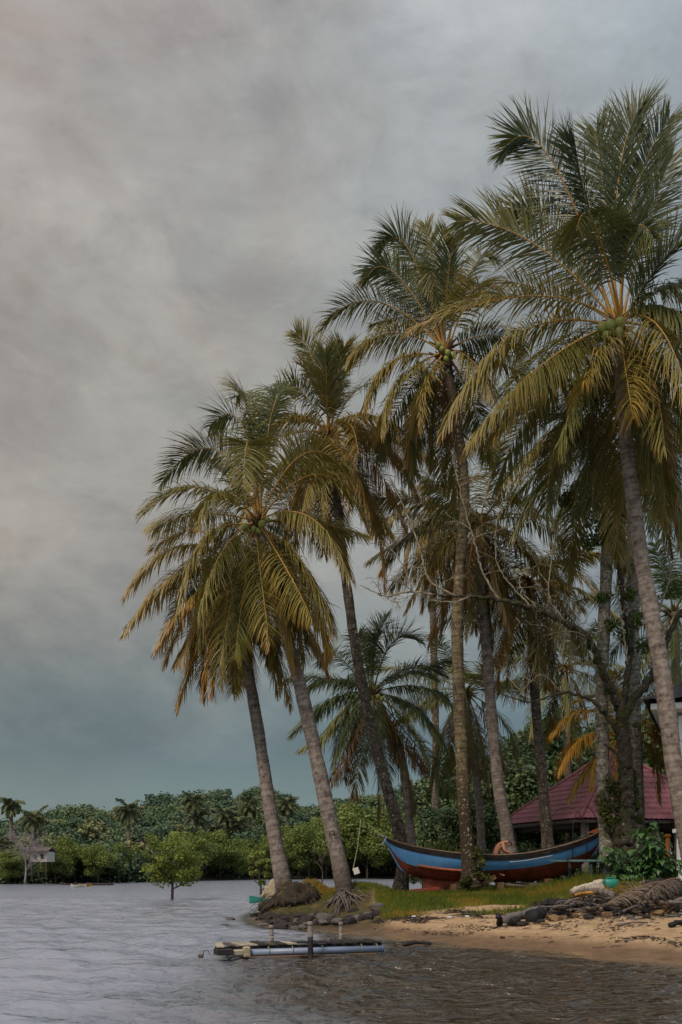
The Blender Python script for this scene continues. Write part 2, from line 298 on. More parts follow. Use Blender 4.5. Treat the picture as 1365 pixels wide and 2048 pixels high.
# ------------------------------------------------------------------ ground
POLY = np.array([(40, 9), (12, 12.5), (7.5, 14.6), (5.4, 15.9), (4.1, 17.7), (3.0, 19.1), (2.0, 20.3), (1.2, 21.6), (0.3, 23.2), (-0.6, 23.8), (-1.4, 24.6), (-2.0, 26.6),
                 (-2.45, 29.5), (-2.6, 32.2), (-2.1, 34.2), (-0.8, 35.2), (0.6, 36.2), (1.5, 37.4), (2.1, 40), (2.9, 44), (4.3, 50), (7, 57), (14, 66), (40, 80), (90, 80), (90, 9)], float)
def shore(x, y):
    """signed distance to the shoreline, positive on land"""
    P = np.stack([x, y], -1)[..., None, :]; A = POLY; B = np.roll(POLY, -1, 0); AB = B-A
    t = np.clip(((P-A)*AB).sum(-1)/(AB*AB).sum(-1), 0, 1); D = P-(A+t[..., None]*AB); d = np.sqrt((D**2).sum(-1)).min(-1)
    ya, yb, xa, xb = A[:, 1], B[:, 1], A[:, 0], B[:, 0]; yy = y[..., None]; xx = x[..., None]
    c = ((ya > yy) != (yb > yy)) & (xx < (xb-xa)*(yy-ya)/np.where(yb == ya, 1e-9, yb-ya)+xa)
    return np.where(c.sum(-1) % 2 == 1, d, -d)
def vn(x, y, s, seed=0.0):
    """cheap smooth value noise"""
    x = np.asarray(x)*s+seed*17.3; y = np.asarray(y)*s+seed*9.1; xi = np.floor(x); yi = np.floor(y); fx = x-xi; fy = y-yi
    fx = fx*fx*(3-2*fx); fy = fy*fy*(3-2*fy)
    h = lambda a, b: (np.sin(a*127.1+b*311.7+seed)*43758.5453) % 1.0
    return (h(xi, yi)*(1-fx)+h(xi+1, yi)*fx)*(1-fy)+(h(xi, yi+1)*(1-fx)+h(xi+1, yi+1)*fx)*fy
def gz(x, y):
    x = np.asarray(x, float); y = np.asarray(y, float); d = shore(x, y)
    k = np.clip((y-25)/5, 0, 1); k = np.where(x < 0.8, np.maximum(k, np.clip((0.8-x)/1.5, 0, 1)*.75), k)
    sc = 2.4*(1-k)+0.6*k
    z = np.where(d > 0, (.43+.06*k)*(1-np.exp(-np.maximum(d, 0)/sc))+.018*np.clip(d, 0, 12), np.maximum(d*(.12+.25*k), -1.2))
    low = np.clip((1.1-x)/1.2, 0, 1)*np.clip((30.9-y)/1.6, 0, 1); z = np.where(z > 0, z*(1-.72*low), z)
    z = z+.34*np.clip((x/y-.185)/.065, 0, 1)*np.clip((y-21.8)/2.2, 0, 1)*(x < 16)
    def bump(cx, cy, sx, sy, h):
        return h*np.exp(-((x-cx)/sx)**2-((y-cy)/sy)**2)
    w = np.clip(d/.5+.3, 0, 1)
    z = z+w*(bump(-1.75, 31.8, .62, 1.2, .10)+bump(-1.0, 32.1, .62, 1.0, .55)+bump(0.75, 31.4, .85, 1.3, .42)+bump(0.1, 30.6, .5, .8, .2)+bump(4.3, 33.0, .5, .5, .12))
    z = z+(vn(x, y, 1.3)-.5)*.07+(vn(x, y, 4.0, 2.)-.5)*.03*np.clip(d+.5, 0, 1)
    return z
def g1(x, y): return float(gz(np.array([x]), np.array([y]))[0])
def grassmask(x, y):
    d = shore(x, y); n = vn(x, y, .9, 3.)*.6+vn(x, y, 2.7, 5.)*.4
    m = (y-24.6-1.2*np.clip((x-3)/3, 0, 1)*0)+(n-.5)*4.0
    m = np.where(x < 1.0, np.minimum(d-.4, (y-30.6)*1.5)+(n-.5)*1.0+.3, m)
    patch = np.exp(-((x-3.75)/.8)**2-((y-26.0)/1.0)**2)*3.0+np.exp(-((x-1.6)/.5)**2-((y-28.0)/1.5)**2)*1.2
    return m-patch
gx = np.concatenate([np.arange(-4.2, 12, .1), np.linspace(12, 90, 60)]); gy = np.concatenate([np.arange(11, 38, .1), np.linspace(38, 82, 90)])
GX, GY = np.meshgrid(gx, gy); GZ = gz(GX.ravel(), GY.ravel()); sh = shore(GX.ravel(), GY.ravel())
nx, ny = len(gx), len(gy); I = (np.arange(ny-1)[:, None]*nx+np.arange(nx-1)[None, :]).ravel()
FQ = np.stack([I, I+1, I+nx+1, I+nx], -1); keep = (sh[FQ].max(1) > -5); FQ = FQ[keep]
gm = np.clip(grassmask(GX.ravel(), GY.ravel())*.5+.3, 0, 1); gm = np.maximum(gm, np.clip((1.25-GX.ravel())/.4, 0, 1)*np.clip((GY.ravel()-22.5)/2.5, .3, 1))
def groundmat():
    global nt
    m = bpy.data.materials.new('sand_and_soil'); m.use_nodes = True; nt = m.node_tree; b = nt.nodes['Principled BSDF']
    geo = N('ShaderNodeNewGeometry'); sp = N('ShaderNodeSeparateXYZ'); LK(geo.outputs['Position'], sp.inputs[0])
    src = geo.outputs['Position']
    n0 = N('ShaderNodeTexNoise', Scale=3.0, Detail=8.0, Roughness=0.7); LK(src, n0.inputs[0])
    sand = N('ShaderNodeValToRGB'); LK(n0.outputs[0], sand.inputs[0]); ramp(sand, [(0.3, (0.27, 0.175, 0.095)), (0.5, (0.43, 0.285, 0.16)), (0.7, (0.53, 0.38, 0.24))])
    soil = N('ShaderNodeValToRGB'); LK(n0.outputs[0], soil.inputs[0]); ramp(soil, [(0.3, (0.035, 0.035, 0.012)), (0.5, (0.075, 0.065, 0.02)), (0.68, (0.15, 0.095, 0.03))])
    a = N('ShaderNodeAttribute'); a.attribute_name = 'tint'
    mx_ = N('ShaderNodeMix', data_type='RGBA'); LK(a.outputs['Fac'], mx_.inputs[0]); LK(sand.outputs[0], mx_.inputs[6]); LK(soil.outputs[0], mx_.inputs[7])
    # dark bits of weed and bark scattered on the sand
    n4 = N('ShaderNodeTexNoise', Scale=5.0, Detail=8.0, Roughness=0.8, Distortion=0.6)
    mpn = N('ShaderNodeMapping'); mpn.inputs['Scale'].default_value = (1.0, 2.0, 1.0); LK(src, mpn.inputs[0]); LK(mpn.outputs[0], n4.inputs[0])
    rr = N('ShaderNodeMapRange', clamp=True); LK(n4.outputs[0], rr.inputs[0]); rr.inputs[1].default_value = 0.60; rr.inputs[2].default_value = 0.65
    m2 = N('ShaderNodeMix', data_type='RGBA'); LK(rr.outputs[0], m2.inputs[0]); LK(mx_.outputs[2], m2.inputs[6]); m2.inputs[7].default_value = (0.06, 0.035, 0.025, 1)
    # wet sand near the water line
    wr = N('ShaderNodeMapRange', clamp=True); LK(sp.outputs[2], wr.inputs[0]); wr.inputs[1].default_value = 0.09; wr.inputs[2].default_value = 0.20
    m3 = N('ShaderNodeMix', data_type='RGBA', blend_type='MULTIPLY'); m3.inputs[0].default_value = 1
    wc = N('ShaderNodeMix', data_type='RGBA'); LK(wr.outputs[0], wc.inputs[0]); wc.inputs[6].default_value = (0.42, 0.38, 0.37, 1); wc.inputs[7].default_value = (1, 1, 1, 1)
    LK(m2.outputs[2], m3.inputs[6]); LK(wc.outputs[2], m3.inputs[7]); LK(m3.outputs[2], b.inputs['Base Color'])
    ro = N('ShaderNodeMapRange', clamp=True); LK(sp.outputs[2], ro.inputs[0]); ro.inputs[1].default_value = 0.04; ro.inputs[2].default_value = 0.12; ro.inputs[3].default_value = 0.35; ro.inputs[4].default_value = 0.95
    LK(ro.outputs[0], b.inputs['Roughness']); b.inputs['Specular IOR Level'].default_value = 0.3
    nb = N('ShaderNodeTexNoise', Scale=9.0, Detail=8.0, Roughness=0.75); LK(src, nb.inputs[0])
    bp = N('ShaderNodeBump', Strength=0.9, Distance=0.09); LK(nb.outputs[0], bp.inputs['Height']); LK(bp.outputs[0], b.inputs['Normal'])
    return m
M['ground'] = groundmat()
g = mk('ground', np.stack([GX.ravel(), GY.ravel(), GZ], -1), FQ, M['ground'], tint=gm, world=False)
tag(g, 'sandy spit with grassy soil running down to the water', kind='structure'); 

# far bank: one sheet that rises behind the mangroves out to the horizon
def bankY(x): return np.interp(x, [-600, -60, -38, -24, -14, -6, 5, 30, 60, 600], [70, 76, 86, 96, 118, 126, 128, 118, 105, 100])
bx_ = np.concatenate([np.linspace(-900, -90, 20), np.linspace(-80, 80, 100), np.linspace(90, 900, 20)]); bt = np.concatenate([np.linspace(-3, 12, 12), np.linspace(16, 120, 18), np.array([200, 500, 2000, 4500])])
BX, BT = np.meshgrid(bx_, bt); BYv = bankY(BX.ravel())+BT.ravel(); btv = BT.ravel()
BZ = np.where(btv < 0, btv*.2, np.minimum(btv*.06, .5)+np.clip((btv-25)/90, 0, 1)*4.0)+(vn(BX.ravel(), BYv, .15)-.5)*.3
I = (np.arange(len(bt)-1)[:, None]*len(bx_)+np.arange(len(bx_)-1)[None, :]).ravel()
M['bank'] = mat('far_bank_soil', (0.07, 0.055, 0.04), 0.95, 0.6, 0.4, 0.3, second=(0.04, 0.06, 0.02), thr=(0.45, 0.6))
fb = mk('terrain', np.stack([BX.ravel(), BYv, BZ], -1), np.stack([I, I+1, I+len(bx_)+1, I+len(bx_)], -1), M['bank'], world=False)
tag(fb, 'low wooded bank across the estuary', kind='structure')
# ------------------------------------------------------------------ water
wy = np.concatenate([np.arange(4, 12, .07), np.arange(12, 24, .07), np.arange(24, 46, .16), np.geomspace(46, 140, 130), np.array([200, 400, 900, 5000])])
wx = np.concatenate([-np.geomspace(900, 30, 14), np.linspace(-28, -12, 60), np.arange(-11.8, 9, .07), np.linspace(9.1, 30, 50), np.geomspace(32, 900, 12)])
WX, WY = np.meshgrid(wx, wy); X_, Y_ = WX.ravel(), WY.ravel(); WZ = np.zeros(len(X_))
wr_ = np.random.default_rng(3)
for i in range(34):
    lam = wr_.uniform(.28, 2.4); a = wr_.normal(math.pi/2*0.95, .55); ph = wr_.uniform(0, 6.28); k = 2*math.pi/lam
    am = .0125*lam**.85*np.clip((vn(X_, Y_, .35, i+1.)*2-.4), 0, 1.4)
    fade = np.where(lam < 1.0, np.clip((26-Y_)/6, 0, 1), np.clip((70-Y_)/25, 0, 1)) * (np.abs(X_) < 30)
    q = np.sin(k*(X_*np.cos(a)+Y_*np.sin(a))+ph+2.2*vn(X_, Y_, .5, 40+i)); WZ += am*fade*(q*.7+.6*(1-np.abs(q)) - .3)
wsh = shore(X_, Y_); WZ *= np.clip(.35+np.abs(wsh)/3, .35, 1)
WZ += .035*np.exp(-((wsh+1.1+.5*vn(X_, Y_, .8, 9.))/.16)**2)*(vn(X_, Y_, .5, 13.) > .35)
# low breaking crests further out
for (cx_, cy_, w_, h_) in [(-6.4, 37, 1.0, .07), (-7.5, 26.3, .55, .06), (-7.1, 26.9, .4, .05), (-3.4, 38.5, .9, .06), (-9, 44, 1.5, .06), (-5.5, 50, 1.4, .07), (-12, 40, 1.0, .05), (-3.2, 33, .5, .05), (-5.0, 30.5, .6, .05), (-13, 55, 2, .07), (-8.5, 32, .7, .05), (-15, 48, 1.3, .06), (-4.4, 28, .45, .04), (-6.6, 22, .6, .03)]:
    WZ += h_*np.exp(-((X_-cx_)/w_)**2-((Y_-cy_-.12*(X_-cx_))/(.10+cy_*.004))**2)
foam = np.clip(1-np.abs(wsh+.12+.25*(vn(X_, Y_, 2., 21.)-.5))/.16, 0, 1)*(vn(X_, Y_, 1.1, 22.) > .55)*.45
foam = np.maximum(foam, np.clip(1-np.abs(wsh+.95+.5*(vn(X_, Y_, .8, 9.)-.5))/.2, 0, 1)*(vn(X_, Y_, .6, 33.) > .55)*(vn(X_, Y_, 9., 35.) > .35)*.35)
foam *= (Y_ < 40)
shal_refl = np.maximum(np.clip(1+wsh/np.where(X_ < -.5, .7, 2.2), 0, 1)*.5, .2*np.clip((X_+2.8+(Y_-12)*.10+1.6*(vn(X_, Y_, .5, 51.)-.5))/2.8, 0, 1)*np.clip((23-Y_)/5, 0, 1))  # shallows, plus a right-front patch painting palm reflection and shade into the water
I = (np.arange(len(wy)-1)[:, None]*len(wx)+np.arange(len(wx)-1)[None, :]).ravel()
def watermat():
    global nt
    m = bpy.data.materials.new('muddy_estuary_water'); m.use_nodes = True; nt = m.node_tree; b = nt.nodes['Principled BSDF']
    geo = N('ShaderNodeNewGeometry'); src = geo.outputs['Position']
    a = N('ShaderNodeAttribute'); a.attribute_name = 'tint'
    cr_ = N('ShaderNodeValToRGB'); LK(a.outputs['Fac'], cr_.inputs[0])
    ramp(cr_, [(0.0, (0.205, 0.22, 0.275)), (0.2, (0.036, 0.026, 0.016)), (0.4, (0.11, 0.075, 0.042)), (0.5, (0.20, 0.125, 0.06)), (0.62, (0.32, 0.28, 0.25)), (1.0, (0.55, 0.52, 0.50))])  # lavender stop paints sky reflection, darkest stop palm reflection; the rest is silty water
    LK(cr_.outputs[0], b.inputs['Base Color'])
    ro = N('ShaderNodeMapRange', clamp=True); LK(a.outputs['Fac'], ro.inputs[0]); ro.inputs[1].default_value = 0.5; ro.inputs[2].default_value = 0.7; ro.inputs[3].default_value = 0.0; ro.inputs[4].default_value = 0.5
    sp = N('ShaderNodeSeparateXYZ'); LK(src, sp.inputs[0]); rd = N('ShaderNodeMapRange', clamp=True); LK(sp.outputs[1], rd.inputs[0]); rd.inputs[1].default_value = 14; rd.inputs[2].default_value = 45; rd.inputs[3].default_value = 0.05; rd.inputs[4].default_value = 0.2
    ra = N('ShaderNodeMath', operation='ADD'); LK(ro.outputs[0], ra.inputs[0]); LK(rd.outputs[0], ra.inputs[1]); LK(ra.outputs[0], b.inputs['Roughness']); b.inputs['IOR'].default_value = 1.333; b.inputs['Specular IOR Level'].default_value = 1.0
    mpn = N('ShaderNodeMapping'); mpn.inputs['Scale'].default_value = (0.8, 1.35, 1.0); LK(src, mpn.inputs[0])
    nb = N('ShaderNodeTexNoise', Scale=4.3, Detail=2.5, Roughness=0.5, Distortion=0.5); LK(mpn.outputs[0], nb.inputs[0])
    bp = N('ShaderNodeBump', Strength=1.0, Distance=0.19); LK(nb.outputs[0], bp.inputs['Height'])
    bs = N('ShaderNodeMapRange', clamp=True); LK(a.outputs['Fac'], bs.inputs[0]); bs.inputs[1].default_value = 0.0; bs.inputs[2].default_value = 0.18; bs.inputs[3].default_value = 0.38; bs.inputs[4].default_value = 1.0; LK(bs.outputs[0], bp.inputs['Strength'])
    nb2 = N('ShaderNodeTexNoise', Scale=0.6, Detail=3.0); LK(mpn.outputs[0], nb2.inputs[0])
    bp2 = N('ShaderNodeBump', Strength=0.3, Distance=0.15); LK(nb2.outputs[0], bp2.inputs['Height']); LK(bp2.outputs[0], bp.inputs['Normal'])
    LK(bp.outputs[0], b.inputs['Normal'])
    return m
M['water'] = watermat()
wt = mk('water', np.stack([X_, Y_, WZ], -1), np.stack([I, I+1, I+len(wx)+1, I+len(wx)], -1), M['water'], tint=np.maximum(shal_refl, foam*.9), world=False)
tag(wt, 'rippled muddy estuary water', kind='structure')

# ------------------------------------------------------------------ palm builder
def bez(P0, P1, P2, t):
    t = t[:, None]; return (1-t)**2*P0+2*t*(1-t)*P1+t*t*P2
def frond_geo(P0, P1, P2, n=62, ll=0.85, w=0.026, lift=0.25, droop=0.9, roll=0.0, age=0.2, petiole=0.16, rr=0.032, ragged=0.12, r=None):
    r = r or rng
    P0, P1, P2 = [np.asarray(p, float) for p in (P0, P1, P2)]
    L = np.linalg.norm(bez(P0, P1, P2, np.linspace(0, 1, 12))[1:]-bez(P0, P1, P2, np.linspace(0, 1, 12))[:-1], axis=1).sum()
    S0 = np.cross(P1-P0, P2-P0)
    if np.linalg.norm(S0) < 1e-3: S0 = np.cross(P2-P0, (0, 0, 1.0))
    S0 = unit(S0); n = int(n*1.55); ll = ll*1.2; w = w*.60; fwd = .42 if droop < .45 else 0.0
    # rachis
    ts = np.linspace(0, 1, 20); V1, F1 = tube(bez(P0, P1, P2, ts), rr*(1-ts*.88)*np.where(ts < .06, 1.6, 1), 4, False)
    # leaflets
    vs_, fs_, tn_ = [V1], F1[:], [np.full(len(V1), 1.0 if age < .8 else .8)]
    base = len(V1)
    for sg in (-1, 1):
        t = np.linspace(petiole, .985, n)+r.normal(0, .004, n); t = np.clip(t, petiole, .995)
        keepm = r.random(n) > ragged*.6; t = t[keepm]; m = len(t)
        P = bez(P0, P1, P2, t); T = unit(2*(1-t)[:, None]*(P1-P0)+2*t[:, None]*(P2-P1))
        Nn = np.cross(S0, T); flip = -1 if (Nn[:, 2].mean() < 0) else 1; Nn = Nn*flip
        ro = roll+.22*np.sin(t*r.uniform(4, 9)+r.uniform(0, 6))+r.normal(0, .10, m); S = S0*np.cos(ro)[:, None]+Nn*np.sin(ro)[:, None]*sg*flip*0+Nn*np.sin(ro)[:, None]
        Nr = unit(np.cross(S, T)); Nr = np.where((Nr*Nn).sum(1, keepdims=True) < 0, -Nr, Nr)
        u = (t-petiole)/(1-petiole); grp = .06*np.sin(t*r.uniform(25, 60)+r.uniform(0, 6)); ang = grp+ R(16)+fwd+u**1.6*R(46)*(1-fwd)+r.normal(0, .05, m)
        prof = np.clip(.5+1.9*u, 0, 1)*(1-.66*np.clip((u-.55)/.45, 0, 1)**1.8)*(1+r.normal(0, .07, m)); prof = np.where(r.random(m) < ragged, prof*.6, prof)
        ln = ll*prof
        lf = lift+r.normal(0, .14, m)
        d0 = unit(S*sg*np.cos(ang)[:, None]+T*np.sin(ang)[:, None]+Nr*lf[:, None])
        dr = droop*(1+r.normal(0, .2, m)); K = 5; pts = [P]; p = P.copy(); sway = r.normal(0, .045, (m, 3))
        ds = []
        for j in range(K-1):
            d = unit(d0+np.array((0, 0, -1.0))*(dr*(1.6 if droop > .45 else 1.2)*((j+.45)/(K-1))**1.0)[:, None]+sway*(j+.5)); ds.append(d); p = p+d*(ln/(K-1))[:, None]; pts.append(p)
        ds.append(ds[-1]); ww = np.array((.45, 1.0, .9, .6, .1))*w
        for j in range(K):
            Wd = T-(T*ds[j]).sum(1, keepdims=True)*ds[j]; Wd = unit(Wd+Nr*.25)
            vs_.append(pts[j]-Wd*ww[j]); vs_.append(pts[j]+Wd*ww[j])
        # vertex index: block layout
        ii = np.arange(m)
        for j in range(K-1):
            a = base+(2*j)*m+ii; b_ = base+(2*j+1)*m+ii; c = base+(2*j+3)*m+ii; d_ = base+(2*j+2)*m+ii
            fs_ += np.stack([a, b_, c, d_], -1).tolist()
        ag = age+r.normal(0, .05, m)+.16*np.clip(u-.7, 0, 1)/.3*(r.random()+.2)
        for j in range(K):
            tt = np.clip(ag+[0, 0, .02, .08, .24][j], 0, .86); tn_ += [tt, tt]
        base += 2*K*m
    return np.vstack(vs_), fs_, np.concatenate(tn_)
def set_frond(parent, P0, P1, P2, mt, **k):
    V, Fc, T = frond_geo(P0, P1, P2, **k); return mk('frond', V, Fc, mt, parent, True, T)
def hang(P0, az, el, L, curl):
    d1 = np.array((math.cos(az)*math.cos(el), math.sin(az)*math.cos(el), math.sin(el))); e2 = max(el-curl, -R(88))
    d2 = np.array((math.cos(az)*math.cos(e2), math.sin(az)*math.cos(e2), math.sin(e2)))
    P1 = P0+d1*L*.5; return P1, P1+d2*L*.5
def trunk_geo(pts, Y, rad, n=14, Ytop=None, knob=0.06, step=.045, flare=1.5, flare_h=.5, fd=.25, td=0):
    m = len(pts); Ys = np.linspace(Y, Ytop if Ytop else Y, m)
    P = np.array([at(p[0], p[1], yy) for p, yy in zip(pts, Ys)]); Q = np.hstack([P, np.interp(np.linspace(0, 1, m), np.linspace(0, 1, len(rad)), rad)[:, None]])
    C = catmull(Q, step); s = np.concatenate([[0], np.cumsum(np.linalg.norm(np.diff(C[:, :3], axis=0), axis=1))])
    ph = s/.115+.25*np.sin(s*3.1)+.3*np.sin(s*1.3+1); saw = ph % 1.0
    r = C[:, 3]*(1+.055*(saw-.5))*(1+.03*np.sin(s*2.3+pts[0][0])+.02*np.sin(s*5.9))*(1+(flare-1)*np.exp(-s/flare_h))
    # crown shaft is slimmer, foot is swollen
    V, Fc = tube(C[:, :3], r, n, True)
    th = np.tile(np.arange(n), len(C)); Vc = C[:, :3].repeat(n, 0); k = 1+.02*np.sin(th*2.1+s.repeat(n)*4)+rng.normal(0, .012, len(V)); V = Vc+(V-Vc)*k[:, None]
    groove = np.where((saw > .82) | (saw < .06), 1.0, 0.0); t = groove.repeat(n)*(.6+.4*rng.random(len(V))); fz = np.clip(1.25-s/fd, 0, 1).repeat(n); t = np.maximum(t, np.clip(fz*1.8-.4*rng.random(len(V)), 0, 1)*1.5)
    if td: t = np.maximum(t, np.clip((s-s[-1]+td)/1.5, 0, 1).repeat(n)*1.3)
    return V, Fc, t, P
def coconut(parent, p, r, col='coconut'):
    bm = bmesh.new(); bmesh.ops.create_uvsphere(bm, u_segments=14, v_segments=10, radius=1)
    for v in bm.verts: v.co = Vector((v.co.x*r*.88*(1+.05*math.cos(3*math.atan2(v.co.y, v.co.x))), v.co.y*r*.88, v.co.z*r*(1.08 if v.co.z < 0 else 1.0)))
    V = np.array([list(v.co) for v in bm.verts]); Fc = [[v.index for v in f.verts] for f in bm.faces]; bm.free()
    th = random.uniform(-.5, .5); Rm = np.array(Matrix.Rotation(th, 3, 'Y')); return mk('coconut', V@Rm.T+p, Fc, M[col], parent)
def palm(label, trunk, Y, rad, crown, tm, fm='frond', specs=(), L=4.6, nrand=14, Yc=None, nuts=(), ndead=2, group='coconut palms on the spit', seed=1, age=.25, n=62, ll=.85, w=.026, elr=(-55, 70), azr=(0, 360), Ytop=None, flare=1.5, name='coconut_palm', flare_h=.5, droopk=1.0, fd=.25, td=0):
    """trunk: photo points of the axis, foot first; crown: the heart of the crown; specs: (mid, tip, toward) of fronds seen in the photo"""
    global rng
    save = rng; rng = np.random.default_rng(seed*101+5); Yc = Yc or (Ytop or Y)
    foot = at(*trunk[0], Y); C = at(*crown, Yc)
    root = empty(name, foot, label, 'palm tree', group)
    pts = list(trunk)+[crown]; rad = tuple(x*.91 for x in rad)
    V, Fc, t, P = trunk_geo(pts, Y, rad, Ytop=Yc, flare=flare, flare_h=flare_h, fd=fd, td=td)
    mk('trunk', V, Fc, M[tm], root, True, t)
    # fibrous heart with old leaf bases
    mb = MB()
    for i in range(26):
        az = rng.uniform(0, 6.28); el = rng.uniform(.2, 1.4); d = np.array((math.cos(az)*math.cos(el), math.sin(az)*math.cos(el), math.sin(el)))
        ln = rng.uniform(.25, .6); b0 = C+np.array((math.cos(az)*.08, math.sin(az)*.08, rng.uniform(-.4, .1)))
        VV, FF = tube(np.array([b0, b0+d*ln*.5, b0+d*ln+np.array((0, 0, -.05))]), np.array((.07, .05, .015)), 5); mb.add(VV, FF)
    mb.build('crown_heart', M['fibre'], root, True)
    for sp in specs:
        mx_, my_, tx, ty, s = sp[:5]; o = sp[5] if len(sp) > 5 else {}
        if ty < crown[1]-90: tx, ty = tx+(crown[0]-tx)*.06, ty+(crown[1]-ty)*.06
        Mp, Tp = at(mx_, my_, Yc), at(tx, ty, Yc)
        LL = o.get('L', L); l2 = np.linalg.norm(Mp-C)+np.linalg.norm(Tp-Mp); dep = math.sqrt(max(LL*LL-l2*l2, .3))*s
        Mp[1] -= dep*.5; Tp[1] -= dep*.9
        # keep the photo's outline from the camera at the new depth
        Mp = at(mx_, my_, Mp[1]); Tp = at(tx, ty, Tp[1])
        P1 = 2*Mp-.5*(C+Tp); up = (Mp[2]-C[2])/max(l2, .1)
        kw = dict(n=n, ll=ll, w=w, lift=o.get('lift', .35 if up > .1 else .15), droop=o.get('droop', (.5 if up > .25 else 1.15)*droopk), roll=o.get('roll', rng.normal(0, .25)), age=o.get('age', float(np.clip(age+rng.normal(0, .12)-(.1 if up > .2 else 0), 0, .8))))
        az = rng.uniform(0, 6.28); b0 = C+np.array((math.cos(az)*.07, math.sin(az)*.07-.05*s, rng.uniform(-.12, .1)))
        set_frond(root, b0, P1, Tp, M[o.get('mat', fm)], **kw)
    for i in range(nrand):
        u = (i+.5)/nrand; el = R(elr[0]+(elr[1]-elr[0])*u+rng.normal(0, 6)); az = R(azr[0]+((i*137.5+rng.uniform(-20, 20)) % 360)*(azr[1]-azr[0])/360)
        b0 = C+np.array((math.cos(az)*.1, math.sin(az)*.1, -.15+.3*u)); lk = L*rng.uniform(.82, 1.02)*(1 if u < .8 else .8)
        P1, P2 = hang(b0, az, el, lk, R(rng.uniform(30, 62) if u < .8 else rng.uniform(10, 40)))
        set_frond(root, b0, P1, P2, M[fm], n=n, ll=ll, w=w, lift=.15+.25*u, droop=(1.35-.7*u)*droopk, roll=rng.normal(0, .3), age=float(np.clip(age+.12-.25*u+rng.normal(0, .07), 0, .8)))
    for i in range(ndead):
        az = rng.uniform(0, 6.28); P1, P2 = hang(C, az, R(-50), L*rng.uniform(.6, .85), R(38))
        set_frond(root, C, P1, P2, M[fm], n=max(24, n*2//3), ll=ll*.7, w=w*.8, lift=0, droop=1.6, age=.78, ragged=.35)
    for (cx_, cy_, r_, off) in nuts: coconut(root, at(cx_, cy_, Yc-off), r_)
    rng = save
    return root
# ---- the tall palm nearest on the right
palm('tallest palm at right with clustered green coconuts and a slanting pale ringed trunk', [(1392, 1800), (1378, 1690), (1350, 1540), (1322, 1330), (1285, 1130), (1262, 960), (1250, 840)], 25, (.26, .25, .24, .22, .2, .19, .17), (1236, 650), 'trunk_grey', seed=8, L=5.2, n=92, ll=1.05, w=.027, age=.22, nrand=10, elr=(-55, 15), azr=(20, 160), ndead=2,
     specs=[(1112, 330, 1004, 266, .2, dict(roll=1.2, droop=.15, age=.05)), (1068, 487, 890, 430, .1, dict(age=.3, roll=.9, droop=.3)), (1110, 455, 998, 412, -.4, dict(roll=1.1, droop=.2, age=.12)),
            (1060, 592, 822, 662, .5, dict(age=.42, droop=.7)), (1028, 672, 882, 872, .5, dict(age=.42)), (1070, 745, 936, 892, .8, dict(age=.36)), (1172, 400, 1139, 254, .3, dict(roll=1.2, droop=.15)),
            (1206, 380, 1191, 240, -.5, dict(droop=.15)), (1240, 350, 1291, 190, .3, dict(roll=.9, droop=.15, age=.08)), (1268, 400, 1347, 208, .1, dict(roll=1.1, droop=.15, age=.05)), (1300, 430, 1353, 288, -.6, dict(age=.12, roll=1.1, droop=.2)),
            (1188, 450, 1148, 450, .9, dict(age=.14, L=4.6, lift=.1, droop=1.0)), (1262, 470, 1316, 470, .5, dict(age=.12, roll=.8, droop=.3)), (1311, 540, 1392, 462, .3, dict(age=.1, roll=.9, droop=.35)), (1330, 580, 1440, 560, .2, dict(age=.15)),
            (1318, 655, 1385, 830, .8, dict(age=.42)), (1320, 612, 1430, 690, .3, dict(age=.25)), (1250, 735, 1267, 838, 1.0, dict(age=.5, L=3.4)), (1200, 712, 1165, 770, 1.0, dict(age=.45, L=3.2)),
            (1160, 780, 1118, 905, .5, dict(age=.2)), (1300, 740, 1330, 900, .6, dict(age=.32)), (1190, 790, 1175, 930, -.6, dict(age=.15)), (1140, 690, 1000, 800, .6, dict(age=.35)), (1150, 600, 1010, 560, -.8, dict(age=.3)), (1110, 720, 985, 880, .4, dict(age=.4)), (1280, 780, 1300, 960, .1, dict(age=.2)),
            (1350, 760, 1410, 960, .2, dict(age=.3))],
     nuts=[(1221, 651, .15, .8), (1205, 656, .145, .75), (1240, 646, .15, .75), (1215, 674, .15, .85), (1238, 667, .15, .85), (1198, 672, .13, .6), (1180, 697, .1, .2), (1190, 706, .1, .2)])
